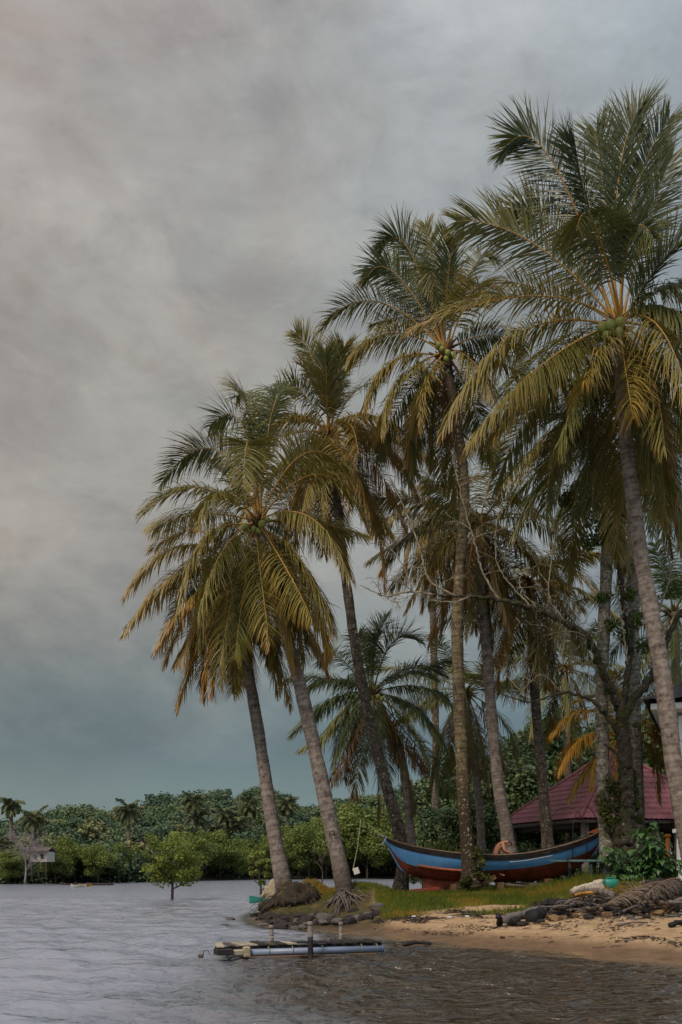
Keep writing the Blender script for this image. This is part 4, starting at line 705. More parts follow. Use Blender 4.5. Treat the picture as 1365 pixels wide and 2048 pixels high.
for i, (px, Y, s, lb) in enumerate([(880, 46, 1.2, 'yellow-green bush behind the left half of the boat'), (1010, 47, .8, 'low dark bush under the left corner of the pavilion'), (1100, 50, 1., 'dark bush seen through the open pavilion'), (960, 44, .9, 'dark bush between the boat palm and the thin palm'), (1188, 37, .55, 'small bright bush behind the boat stern'), (1300, 36, .8, 'dark bush at the foot of the maroon roof, right side'), (1050, 52, 1.1, 'dark bush behind the seated man'), (915, 50, 1.4, 'tall dark bush left of the boat palm'), (1160, 52, 1.2, 'bush behind the pavilion corner post'), (1345, 35, .7, 'dark bush beside the white house'), (845, 47, .8, 'small bush above the boat bow')]):
    p = at(px, 1700, Y); place(bushes[0 if i in (0, 4, 10) else 1], used, (p[0], Y, .5), s, i*2.1, lb, 'bush', 'bushes behind the boat')

# ------------------------------------------------------------------ the black branching tree
def black_tree():
    Y = 30.0; r = np.random.default_rng(8); f = at(1252, 1775, Y); root = empty('mossy_tree', f, 'black moss-covered tree with long bare crooked limbs reaching left across the palms', 'tree')
    mb = MB()
    def limb(pts, r0, r1, mbx, n=9, wob=.02, dY=0.0):
        m = len(pts); P = np.array([at(a, b, Y+dY*i/(m-1)) for i, (a, b) in enumerate(pts)]); C = catmull(P, .09); C[1:-1] += r.normal(0, wob, (len(C)-2, 3)); V, Fc = tube(C, np.linspace(r0, r1, len(C)), n, rough=.07); mbx.add(V, Fc); return C
    limb([(1256, 1790), (1252, 1700), (1254, 1600), (1250, 1500), (1244, 1430)], .30, .19, mb, 12)
    limb([(1238, 1790), (1240, 1720), (1236, 1660), (1246, 1600)], .16, .12, mb, 9)
    mb.build('trunk', M['bark_black'], root, True)
    lm = MB()
    A = limb([(1244, 1440), (1228, 1392), (1200, 1325), (1172, 1272), (1125, 1242), (1062, 1215), (1000, 1200), (940, 1193), (868, 1190)], .13, .04, lm, dY=1.0)
    B = limb([(1246, 1440), (1268, 1398), (1296, 1366), (1320, 1318), (1348, 1250), (1390, 1190)], .14, .06, lm, dY=-1.0)
    Cc = limb([(1246, 1430), (1252, 1370), (1262, 1300), (1250, 1220), (1232, 1110), (1205, 1010), (1192, 950)], .11, .03, lm, dY=.5)
    D = limb([(1240, 1470), (1208, 1425), (1175, 1396), (1125, 1386), (1062, 1402), (1000, 1388)], .07, .015, lm, dY=-.5)
    limb([(1246, 1520), (1226, 1500), (1208, 1488)], .06, .035, lm); limb([(1242, 1640), (1222, 1610), (1205, 1580)], .07, .04, lm)
    lm.build('limb', M['bark_black'], root, True)
    tw = MB()
    def twig(p, d, L, rd, dep):
        q = p+d*L*.5+r.normal(0, .09*L, 3); e = q+unit(d+r.normal(0, .35, 3))*L*.5; C = catmull(np.array([p, q, e]), max(.05, L*.12)); V, Fc = tube(C, np.linspace(rd, rd*.45, len(C)), 4, False); tw.add(V, Fc)
        if dep:
            for k in range(r.integers(2, 4)): twig(C[int(len(C)*r.uniform(.35, .98))-1], unit(d+r.normal(0, .6, 3)), L*r.uniform(.4, .7), rd*.6, dep-1)
    def tl(pts, r0, r1, dY=0):
        C = limb(pts, r0, r1, tw, 6, .012, dY)
        for k in range(len(pts)*2): twig(C[r.integers(2, len(C)-1)], unit(np.array((r.normal(0, 1), r.normal(0, .5), r.normal(.3, .7)))), r.uniform(.3, .9), r1*1.1, 2)
    tl([(1000, 1200), (968, 1150), (948, 1080), (925, 1000), (903, 900)], .035, .012); tl([(912, 1192), (860, 1160), (838, 1090), (806, 1010), (778, 950)], .035, .012)
    tl([(868, 1190), (815, 1183), (770, 1192), (720, 1170)], .04, .012); tl([(1062, 1214), (1000, 1140), (992, 1070), (1000, 1010)], .03, .01); tl([(940, 1193), (905, 1205), (850, 1196), (800, 1165), (760, 1160)], .03, .01)
    tl([(1130, 1243), (1098, 1190), (1105, 1100), (1090, 1010)], .03, .012); tl([(1172, 1272), (1140, 1262), (1085, 1272)], .02, .008); tl([(1062, 1402), (1020, 1360), (1000, 1330)], .02, .008); tl([(1125, 1386), (1080, 1350), (1030, 1400)], .018, .008)
    tl([(1256, 1330), (1240, 1220), (1228, 1160)], .035, .012); tl([(830, 1190), (800, 1120), (760, 1080)], .02, .008); tl([(1320, 1318), (1318, 1230), (1340, 1150), (1330, 1080)], .04, .015); tl([(1215, 1050), (1245, 1120), (1290, 1180)], .02, .01)
    tl([(1195, 1310), (1170, 1330), (1120, 1300)], .025, .01); tl([(1075, 1216), (1040, 1170), (1060, 1120)], .02, .008)
    tw.build('twigs', M['bark_twig'], root, True)
    # sparse leafy sprays high on the middle limb
    cl = [(at(x, y, Y+.3), (s, s, s*.9)) for x, y, s in [(1150, 985, .38), (1175, 960, .42), (1205, 1000, .45), (1190, 1040, .4), (1215, 1055, .42), (1178, 1085, .3), (1240, 1020, .35), (1225, 975, .35), (1160, 1020, .35), (1130, 1000, .25), (1275, 1240, .32), (1250, 1270, .3), (1225, 1250, .28), (1300, 1230, .25), (1205, 1195, .2), (1290, 1290, .3), (1345, 1180, .35), (1200, 1080, .28), (1262, 1190, .22), (1195, 940, .3)]]
    V, Fc, T = leaves_geo(cl, 900, .06, r, elong=2.6, up=.2); mk('leaves', V, Fc, M['mangrove'], root, False, T*.4)
    ms = MB()
    for (x0, y0, x1, y1, s, n) in [(1200, 1600, 1230, 1660, .28, 800), (1215, 1560, 1240, 1600, .2, 500), (1244, 1440, 1250, 1560, .2, 1100), (1262, 1540, 1285, 1680, .2, 1200), (1230, 1560, 1244, 1720, .2, 1100), (1172, 1272, 1240, 1430, .11, 900), (1250, 1420, 1300, 1360, .09, 400), (1062, 1215, 1160, 1262, .06, 260)]:
        for j in range(5):
            t = (j+.5)/5; c = at(x0+(x1-x0)*t, y0+(y1-y0)*t, Y-.05); s = s*.8; V, Fc, T = leaves_geo([(c, (s, s, s*1.7))], n*.22/rng_scale((s, s, s*1.7)), .045, r, elong=3.0); ms.add(V, Fc, T)
    ms.build('moss', M['moss'], root)
black_tree()
# creepers on the foot of the boat palm
def creeper(px, py, Y, s, h, n, label):
    r = np.random.default_rng(int(px)); c = at(px, py, Y); cl = [(c+np.array((r.normal(0, s*.35), r.normal(0, s*.3)-.1, h*u)), (s*(1-.6*u), s*(1-.6*u), s*.5)) for u in np.linspace(0, 1, 7)]
    V, Fc, T = leaves_geo(cl, n, .05, r); o = mk('creeper', V, Fc, M['moss'], None, False, T); tag(o, label, 'creeper')
creeper(958, 1755, 32.3, .26, .9, 700, 'green creeper climbing the right side of the boat palm foot'); creeper(930, 1768, 32.2, .2, .2, 700, 'low weeds hugging the foot of the boat palm')

# ------------------------------------------------------------------ pavilion with the maroon roof
def pavilion():
    C, Lc, Rc = np.array((9.8, 41.0, 3.5)), np.array((7.6, 48.5, 3.5)), np.array((17.3, 43.2, 3.5)); Bc = Lc+Rc-C; ap = (C+Bc)/2; ap[2] = 6.85
    root = empty('pavilion', (ap[0], ap[1], .6), 'open pavilion with maroon tiled hip roof on pale posts behind the boat', 'pavilion')
    mb = MB()
    for (a, b) in ((C, Lc), (C, Rc), (Rc, Bc), (Lc, Bc)):
        nu, nv = 150, 84; u = np.linspace(0, 1, nu); v = np.linspace(0, 1, nv); U, Vv = np.meshgrid(u, v); W_ = 1-Vv
        base = a+(b-a)*U[..., None]; P = ap+(base-ap)*W_[..., None]
        nrm = unit(np.cross(b-a, ap-a)); nrm = nrm if nrm[2] > 0 else -nrm; wid = np.linalg.norm(b-a); sl = np.linalg.norm(ap-(a+b)/2)
        xs = (U-.5)*W_*wid; rib = .045*np.abs(np.sin(xs/.24*math.pi))**.7; ys = Vv*sl/.38; stp = .045*(1-(ys % 1.0)); P = P+nrm*(rib+stp)[..., None]
        i = (np.arange(nv-1)[:, None]*nu+np.arange(nu-1)[None, :]).ravel(); mb.add(P.reshape(-1, 3), np.stack([i, i+1, i+nu+1, i+nu], -1))
    rf = mb.build('roof', M['roof_maroon'], root, False)
    for a in (C, Lc, Rc, Bc):
        V, Fc = tube(np.array([a+(0, 0, .04), (a+ap)/2+(0, 0, .07), ap+(0, 0, .08)]), .10, 8); mk('hip_ridge', V, Fc, M['roof_maroon'], rf, True)
    # ceiling boards and fascia under the eaves
    ins = lambda p, k: ap*np.array((1, 1, 0))+(p-ap)*np.array((1, 1, 0))*k
    for (a, b) in ((C, Lc), (C, Rc), (Rc, Bc), (Lc, Bc)):
        a2, b2 = ins(a, .985), ins(b, .985); a2[2] = b2[2] = 3.42; d = b2-a2; c = (a2+b2)/2; mk('fascia', *box(c, (np.linalg.norm(d)/2, .03, .08), rz=math.atan2(d[1], d[0])), M['driftwood'], root)
        a3, b3 = ins(a, .80), ins(b, .80); a3[2] = b3[2] = 3.30; d = b3-a3; c = (a3+b3)/2; mk('beam', *box(c, (np.linalg.norm(d)/2, .09, .12), rz=math.atan2(d[1], d[0])), M['driftwood'], root)
    for a in (C, Lc, Rc, Bc, (C+Rc)/2, (C+Lc)/2):
        p = ins(a, .86); mk('post', *box((p[0], p[1], 1.95), (.13, .13, 1.45), rz=math.atan2(2.2, 7.5), bev=.015), M['concrete'], root)
    fl = ins(C, .9); p = [ins(q, .92) for q in (C, Rc, Bc, Lc)]; V = [(q[0], q[1], z) for z in (.4, .78) for q in p]
    mk('floor_slab', np.array(V), [[4, 5, 6, 7], [0, 1, 5, 4], [1, 2, 6, 5], [2, 3, 7, 6], [3, 0, 4, 7]], M['concrete'], root, False)
pavilion()
# white house at the right edge
def white_house():
    Y = 30; x0 = at(1357, 1500, Y)[0]; root = empty('white_house', (x0, Y, .6), 'white two-storey house cut by the right edge, dark tiled eave showing', 'house')
    mk('wall', *box((x0+3, Y+3.0, 3.3), (3, 3.0, 2.75)), M['white_wall'], root, False)
    z = at(0, 1418, Y)[2]
    mk('eave_slab', *box((x0+2.6, Y+2.6, z), (3.35, 3.35, .09), bev=.02), M['white_wall'], root, False)
    for zz, h, e in ((at(0, 1478, Y)[2], .05, .05), (at(0, 1512, Y)[2], .07, .08), (3.3, .06, .05)): mk('cornice', *box((x0+3, Y+3.0, zz), (3+e, 3.0+e, h), bev=.01), M['white_wall'], root, False)
    a = np.array((x0-.95, Y-1.0, z+.12)); b = np.array((x0+6.5, Y-1.0, z+.12)); c = np.array((x0+6.5, Y+6.5, z+.12)); d = np.array((x0-.95, Y+6.5, z+.12)); ap = (a+c)/2+np.array((0, 0, 2.2)); mb = MB()
    for (p, q) in ((a, b), (d, a), (b, c), (c, d)):
        nu, nv = 100, 40; U, Vv = np.meshgrid(np.linspace(0, 1, nu), np.linspace(0, 1, nv)); base = p+(q-p)*U[..., None]; P = ap+(base-ap)*(1-Vv)[..., None]; xs = (U-.5)*(1-Vv)*7.5; P[..., 2] += .05*np.abs(np.sin(xs/.28*math.pi))+.04*(1-(Vv*12 % 1)); i = (np.arange(nv-1)[:, None]*nu+np.arange(nu-1)[None, :]).ravel(); mb.add(P.reshape(-1, 3), np.stack([i, i+1, i+nu+1, i+nu], -1))
    mb.build('roof', M['roof_dark'], root, False)
    mk('window', *box((x0+2.2, Y-.02, 4.8), (.5, .03, .7)), M['fence_dark'], root, False); return root
WH = white_house(); WH.rotation_euler = (0, 0, -R(21))
def balustrade():
    Y = 28; c = at(1364, 1755, Y); zt = at(0, 1664, Y)[2]; root = empty('garden_gatepost', (c[0], Y, .5), 'white square garden pillar with a flat cap at the right edge', 'pillar')
    mk('shaft', *box((c[0]+.04, Y, (zt+.3)/2), (.14, .14, (zt-.3)/2), bev=.01), M['white_wall'], root, False); mk('cap', *box((c[0]+.04, Y, zt+.03), (.23, .23, .055), bev=.01), M['white_wall'], root, False); mk('foot', *box((c[0]+.04, Y, .62), (.22, .22, .14), bev=.01), M['white_wall'], root, False)
    Y = 31; c = at(1336, 1720, Y); root = empty('garden_post', (c[0], Y, .5), 'short orange post with a round cap behind the heart-leaved shrub', 'post'); zt = at(0, 1672, Y)[2]
    V, Fc = tube(np.array([(c[0], Y, .5), (c[0], Y, zt-.05)]), .075, 12); mk('shaft', V, Fc, M['orange_pole'], root); V, Fc = tube(np.array([(c[0], Y, zt-.05), (c[0], Y, zt-.02), (c[0], Y, zt+.03), (c[0], Y, zt+.06)]), np.array((.09, .11, .11, .07)), 12); mk('cap', V, Fc, M['orange_pole'], root)
    w = at(1345, 1700, 33); o = mk('garden_wall', *box((w[0]+1.2, 33, .9), (2.6, .08, .45), bev=.02), M['fence_dark'], None, False); tag(o, 'low dark garden wall behind the heart-leaved shrub', 'wall')
balustrade()

# ------------------------------------------------------------------ the boat
BY = 34.6
def boat():
    K = F_PX/BY; st = np.array([  # px, sheer, paint line, keel, half beam
        (769, 1673, 1675, 1677, .025), (777, 1677.5, 1688, 1691, .09), (787, 1682, 1704, 1711, .20), (803, 1687.5, 1722, 1738, .36), (826, 1694, 1731, 1752, .56), (858, 1700, 1737, 1759, .75), (900, 1706, 1740, 1763, .90), (950, 1710, 1741, 1764, .97),
        (1000, 1711, 1739.5, 1764, .98), (1050, 1706.5, 1735, 1763, .93), (1095, 1698, 1727, 1758, .82), (1130, 1689.5, 1718, 1748, .66), (1160, 1680, 1709, 1732, .47), (1182, 1671.5, 1699, 1714, .28), (1196, 1665, 1686, 1693, .13), (1203, 1660, 1666, 1668, .03)], float)
    C = catmull(st, 9.0); X = (C[:, 0]-CX)/K; zf = lambda a: CAMZ-(a-HOR)/K; zs, zl, zk, hb = zf(C[:, 1]), zf(C[:, 2]), zf(C[:, 3]), np.maximum(C[:, 4], .015)
    vl = np.clip((zl-zk)/(zs-zk+1e-6), .05, .93); dr = .20; vg = np.clip(1-dr/(zs-zk+.12), vl+.02, .99)
    f = at(1000, 1790, BY); root = empty('fishing_boat', (f[0], BY, .55), 'old wooden fishing boat, blue above and dark red below, hauled up on the grass', 'boat')
    def skin(v0, v1, nv, off=0.0, cut=0):
        s_ = []
        t = np.linspace(0, 1, nv); V = v0[:, None]+(v1-v0)[:, None]*t[None, :]; y = hb[:, None]*np.sin(np.clip(V, 0, 1)*math.pi/2)**.62*(.90+.10*V)+off; z = zk[:, None]+(zs-zk)[:, None]*V
        for sg in (-1, 1):
            P = np.stack([np.repeat(X[:, None], nv, 1), BY+sg*y, z], -1); i = (np.arange(len(X)-1)[:, None]*nv+np.arange(nv-1)[None, :]).ravel(); q = np.stack([i, i+nv, i+nv+1, i+1], -1); s_.append((P.reshape(-1, 3), q if sg < 0 else q[:, ::-1]))
        return s_
    z0 = np.zeros_like(vl)
    for nm, a, b, m_, off, nv in (('lower_hull', z0, vl, 'red_paint', 0, 8), ('upper_hull', vl, vg, 'blue_paint', 0, 6), ('sheer_strake', vg, np.ones_like(vl), 'black_wood', .018, 3)):
        mb = MB()
        for V, q in skin(a, b, nv, off): mb.add(V, q)
        mb.build(nm, M[m_], root, True)
    mb = MB()
    for V, q in skin(z0+.06, np.ones_like(vl), 10, -.05): mb.add(V, q)
    ipl = mb.build('inner_planking', M['inner_wood'], root, True)
    yc = hb*.99+.0
    for v_ in (.22, .34):
        for sg in (-1, 1):
            yy = hb*math.sin(v_*math.pi/2)**.62*(.90+.10*v_)+.002; P = np.stack([X[3:-3], BY+sg*yy[3:-3], (zk+(zs-zk)*v_)[3:-3]], -1); V, Fc = tube(P, .003, 4); mk('plank_seam', V, Fc, M['black_wood'], root)
    for sg in (-1, 1):
        P = np.stack([X, BY+sg*(yc+.005), zs+.012], -1); V, Fc = tube(P, .024, 6); mk('gunwale', V, Fc, M['inner_wood' if sg < 0 else 'black_wood'], root)
        ii = (C[:, 0] > 835) & (C[:, 0] < 960); v = .40; yy = hb[ii]*math.sin(v*math.pi/2)**.62*.95+.03; zz = zk[ii]+(zs-zk)[ii]*v; P = np.stack([X[ii], BY+sg*yy, zz], -1); V, Fc = tube(P, .05, 4); mk('bilge_rail', V, Fc, M['orange_paint'], root, False)
        ii = (C[:, 0] > 1000) & (C[:, 0] < 1100); yy = hb[ii]+.03; zz = zs[ii]-.235; P = np.stack([X[ii], BY+sg*yy, zz+.006*np.sin(X[ii]*4)], -1); V, Fc = tube(P, .012, 4); mk('rubbing_strip', V, Fc, M['foam_white'], root, False)
    # keel, stem, stern post
    ii = (C[:, 0] > 838) & (C[:, 0] < 960); kx, kz = X[ii], zk[ii]; V = []; n = len(kx)
    for sg in (-1, 1):
        for zz in (kz+.06, np.full(n, .0)+zf(1779)+np.linspace(.0, 1, n)**4*.22): V.append(np.stack([kx, np.full(n, BY+sg*.045), np.minimum(zz, kz+.06)], -1))
    V = np.vstack(V); q = []
    for i in range(n-1): q += [[i, i+1, n+i+1, n+i], [2*n+i, 3*n+i, 3*n+i+1, 2*n+i+1], [n+i, n+i+1, 3*n+i+1, 3*n+i]]
    q += [[0, n, 3*n, 2*n], [n-1, 3*n-1, 4*n-1, 2*n-1]]; mk('keel', V, q, M['red_paint'], root, False)
    V, Fc = tube(np.stack([X[:7]-.01, np.full(7, BY), zk[:7]], -1), .028, 6); mk('stem', V, Fc, M['blue_paint'], root)
    V, Fc = tube(np.array([at(757, 1668, BY), at(771, 1675, BY), at(800, 1685, BY)]), np.array((.018, .03, .03)), 6); mk('bow_cap', V, Fc, M['foam_white'], root)
    V, Fc = tube(np.array([at(738, 1666, BY), at(775, 1677, BY), at(850, 1697, BY-.5)]), .02, 6); mk('bow_pole', V, Fc, M['wood_plank'], root)
    V, Fc = tube(np.stack([X[-5:]+.01, np.full(5, BY), zk[-5:]], -1), .03, 6); mk('stern_post', V, Fc, M['blue_paint'], root)
    a, b, c = at(1176, 1666, BY), at(1208, 1652, BY), at(1206, 1666, BY); mb = MB(); V = np.array([a+(0, -.12, 0), b+(0, -.05, .03), c+(0, -.06, 0), a+(0, .12, 0), b+(0, .05, .03), c+(0, .06, 0)]); mk('stern_block', V, [[0, 1, 2], [3, 5, 4], [0, 3, 4, 1], [1, 4, 5, 2], [2, 5, 3, 0]], M['orange_paint'], root, False)
    for px in (860, 905, 1040, 1085, 1125):
        i = int(np.argmin(np.abs(C[:, 0]-px))); mk('thwart', *box((X[i], BY, zs[i]-.13), (.11, hb[i]*.93, .02), bev=.005), M['inner_wood'], root, False)
    for px in np.arange(800, 1180, 17.):
        i = int(np.argmin(np.abs(C[:, 0]-px))); t = np.linspace(.15, .98, 9); y = hb[i]*np.sin(t*math.pi/2)**.62*(.9+.1*t)-.075
        for sg in (-1, 1): V, Fc = tube(np.stack([np.full(9, X[i]), BY+sg*np.maximum(y, .0), zk[i]+(zs[i]-zk[i])*t], -1), .022, 4); mk('frame_rib', V, Fc, M['inner_wood'], ipl)
    i0, i1 = [int(np.argmin(np.abs(C[:, 0]-p))) for p in (860, 1120)]; zz = zk[i0:i1].max()+.12
    # bow lashing
    return X, C, zs, hb
bX, bC, bzs, bhb = boat()
def loose(name, geo, m, label, cat, smooth=False, group=None): o = mk(name, *geo, M[m], None, smooth); return tag(o, label, cat, group)
loose('mooring_line', tube(catmull(np.array([at(774, 1673, 34.4), at(768, 1684, 34.3), at(764, 1690, 34.2)]), .05), .022, 5), 'twine', 'pale blue twine knotted round the boat bow', 'rope', True)
# iron hoops standing over the stern half
def hoops():
    for i, (x0, x1, yt, lb) in enumerate([(1098, 1168, 1615, 'wide bent iron hoop arching over the stern of the boat'), (1140, 1202, 1614, 'second bent iron hoop crossing the wide one over the stern')]):
        P = []
        for a in np.linspace(0, math.pi, 16): P.append(at((x0+x1)/2-(x1-x0)/2*math.cos(a), 0, BY-.2)*np.array((1, 1, 0))+np.array((0, 0, CAMZ-((1690 if True else 0)-(1690-yt)*math.sin(a)**.7-HOR)/F_PX*BY)))
        P[0][2] = P[-1][2] = bzs.min()-.1; P = np.array(P); P[:, 1] += np.linspace(-.45, .45, 16)*(1 if i else -1)
        loose('iron_hoop', tube(P, .013, 5), 'iron', lb, 'hoop', True)
hoops()
# blocks, planks and debris under the hull
for i, (x, y, hx, hy, hz, rz, ry, dY, m_, lb) in enumerate([(975, 1764, .34, .05, .07, .2, -.55, -1.2, 'wood_plank', 'tilted brown prop plank leaning under the hull right of the boat palm'), (1080, 1771, .32, .12, .07, .1, .05, -1.3, 'driftwood', 'grey log lying in the grass beside the keel'), (850, 1780, .5, .1, .06, .0, -.08, -.8, 'red_paint', 'long dark red sleeper timber under the bow'), (1035, 1771, .4, .06, .04, -.1, .1, -1.2, 'driftwood', 'thin grey board under the middle of the hull'),
        (905, 1776, .12, .7, .14, .1, 0, 0, 'wood_plank', 'front timber block carrying the keel'), (1000, 1773, .12, .7, .15, -.1, 0, 0, 'wood_plank', 'middle timber block carrying the keel'), (1090, 1766, .12, .6, .15, .1, 0, 0, 'wood_plank', 'rear timber block carrying the keel')]):
    c = at(x, y, BY+dY); c[2] = max(c[2], g1(c[0], c[1])+hz*.4+abs(math.sin(ry))*hx*.8); loose('timber', box(c, (hx, hy, hz), rz=rz, ry=ry, bev=.012), m_, lb, 'timber')

# ------------------------------------------------------------------ the man in the boat
def man():
    Y = BY-.42; K = 1; hip = at(991, 1713, Y); root = empty('person', (hip[0], Y, hip[2]-.75), 'bare-backed man bending forward inside the boat, both hands on the far planking', 'person')
    zfl = hip[2]-.62
    V = {}; order = []; edges = []
    def add(n, p, r, par=None):
        V[n] = len(order); order.append((np.array(p, float), r)); 
        if par is not None: edges.append((V[par], V[n]))
    h = hip
    add('pel', h, (.155, .13)); add('waist', h+(.03, 0, .17), (.14, .115), 'pel'); add('chest', h+(.13, 0, .36), (.175, .14), 'waist'); add('upper', h+(.24, 0, .47), (.15, .13), 'chest'); add('neck', h+(.33, -.01, .50), (.06, .06), 'upper'); add('neck2', h+(.385, -.015, .50), (.055, .055), 'neck')
    add('skull0', h+(.43, -.02, .475), (.085, .075), 'neck2'); add('skull1', h+(.475, -.02, .435), (.098, .082), 'skull0'); add('face', h+(.49, -.02, .36), (.07, .062), 'skull1')
    for s, sy in (('l', 1), ('r', -1)):
        add('sh'+s, h+(.24, .17*sy, .43), (.065, .06), 'upper'); add('el'+s, h+(.31 if sy > 0 else .27, .25*sy, .20), (.045, .043), 'sh'+s); add('fa'+s, h+(.44, .23*sy, .13), (.038, .036), 'el'+s); add('wr'+s, h+(.545, .20*sy, .075), (.026, .024), 'fa'+s); add('pm'+s, h+(.60, .19*sy, .045), (.038, .02), 'wr'+s)
        add('hp'+s, h+(-.02, .10*sy, -.06), (.10, .10), 'pel'); add('kn'+s, h+(.30, .17*sy, -.22), (.062, .062), 'hp'+s); add('cf'+s, h+(.22, .16*sy, -.40), (.052, .055), 'kn'+s); add('an'+s, h+(.12, .15*sy, -.60), (.034, .034), 'cf'+s); add('to'+s, h+(.30, .17*sy, -.65), (.035, .022), 'an'+s)
    me = bpy.data.meshes.new('body'); org = np.array(root.location); me.from_pydata([tuple(p-org) for p, _ in order], edges, []); o = bpy.data.objects.new('body', me); COL.objects.link(o); o.parent = root
    m_ = o.modifiers.new('skin', 'SKIN'); m_.use_smooth_shade = True
    for i, (p, r) in enumerate(order): me.skin_vertices[0].data[i].radius = r; me.skin_vertices[0].data[i].use_root = (i == 0)
    o.modifiers.new('sub', 'SUBSURF').levels = 2; o.modifiers['sub'].render_levels = 2; me.materials.append(M['skin'])
    # face and ears, hair cap
    def ball(c, r3, m, nm, cut=None):
        bm = bmesh.new(); bmesh.ops.create_uvsphere(bm, u_segments=16, v_segments=12, radius=1)
        P = np.array([list(v.co) for v in bm.verts])*np.array(r3); Fc = [[v.index for v in f.verts] for f in bm.faces]; bm.free(); return P+c, Fc
    hc = h+np.array((.462, -.02, .44)); P, Fc = ball(hc, (.112, .090, .105), None, None); keep_ = [f for f in Fc if np.mean(P[f], 0)[2]-hc[2] > -.35*(np.mean(P[f], 0)[0]-hc[0])-.005]; mk('hair', P, keep_, M['hair'], root)
    for sy in (1, -1):
        P, Fc = ball(h+np.array((.455, -.02+.087*sy, .40)), (.022, .012, .032), None, None); mk('ear', P, Fc, M['skin'], root)
        P, Fc = ball(h+np.array((.552, -.02+.03*sy, .375)), (.010, .011, .010), None, None); mk('eye', P, Fc, M['hair'], root)
        mb = MB()
        for k in range(5):
            a = (k-1.5)*.32; b = h+np.array((.615, .19*sy+(k-1.5)*.018, .045)); L = (.075, .085, .08, .062, .055)[k]; d = np.array((math.cos(a*.5), math.sin(a*.5), -.15)) if k < 4 else np.array((.5, -.75*sy, -.1))
            if k == 4: b = h+np.array((.575, .19*sy-.03*sy, .05))
            Vv, Ff = tube(np.array([b-d*.02, b+d*L*.5, b+d*L*.85+(0, 0, -.012), b+d*L+(0, 0, -.03)]), np.array((.010, .0095, .0085, .005)), 6); mb.add(Vv, Ff)
        mb.build('fingers', M['skin'], root, True)
    P, Fc = ball(h+np.array((.563, -.02, .345)), (.022, .014, .02), None, None); mk('nose', P, Fc, M['skin'], root)
    Vv, Ff = tube(np.array([h+(.548, -.045, .305), h+(.556, -.02, .303), h+(.548, .005, .305)]), .006, 5); mk('mouth', Vv, Ff, M['shorts'], root)
    mb = MB(); Vv, Ff = tube(np.array([h+(.02, 0, .07), h+(-.01, 0, 0), h+(-.01, 0, -.11)]), np.array((.165, .185, .16)), 12); mb.add(Vv, Ff)
    for sy in (1, -1): Vv, Ff = tube(np.array([h+(-.02, .09*sy, -.04), h+(.14, .13*sy, -.14), h+(.24, .155*sy, -.19)]), np.array((.125, .105, .09)), 10); mb.add(Vv, Ff)
    mb.build('shorts', M['shorts'], root, True)
man()

# ------------------------------------------------------------------ teal bench beside the stern
M['bench_leg'] = mat('dark_teal_grey_wood', (0.035, 0.05, 0.055), 0.8, 8, 0.3, 0.3)
def bench():
    Y = 30.2; a, b = at(1098, 1722, Y), at(1330, 1716, Y); root = empty('bench', (at(1180, 1760, Y)[0], Y, .55), 'long narrow teal-painted bench of peeling planks beside the boat stern', 'bench')
    zt = at(0, 1722, Y)[2]
    for k, (x0, x1, dy, m_) in enumerate(((1098, 1330, -.16, 'teal_wood'), (1140, 1335, .14, 'teal_wood'))):
        p, q = at(x0, 1722, Y), at(x1, 1722, Y); mk('plank', *box(((p[0]+q[0])/2, Y+dy, zt+.01*k), ((q[0]-p[0])/2, .14, .03), bev=.008), M[m_], root, False)
    for x, dy in ((1140, .18), (1161, .1), (1181, -.2), (1190, .2), (1210, -.1), (1290, -.15), (1300, .15)):
        c = at(x, 1740, Y+dy); gzz = g1(c[0], c[1]); mk('leg', *box((c[0], Y+dy, (zt+gzz-.1)/2), (.035, .035, (zt-gzz+.04)/2), bev=.006), M['bench_leg'], root, False)
bench()
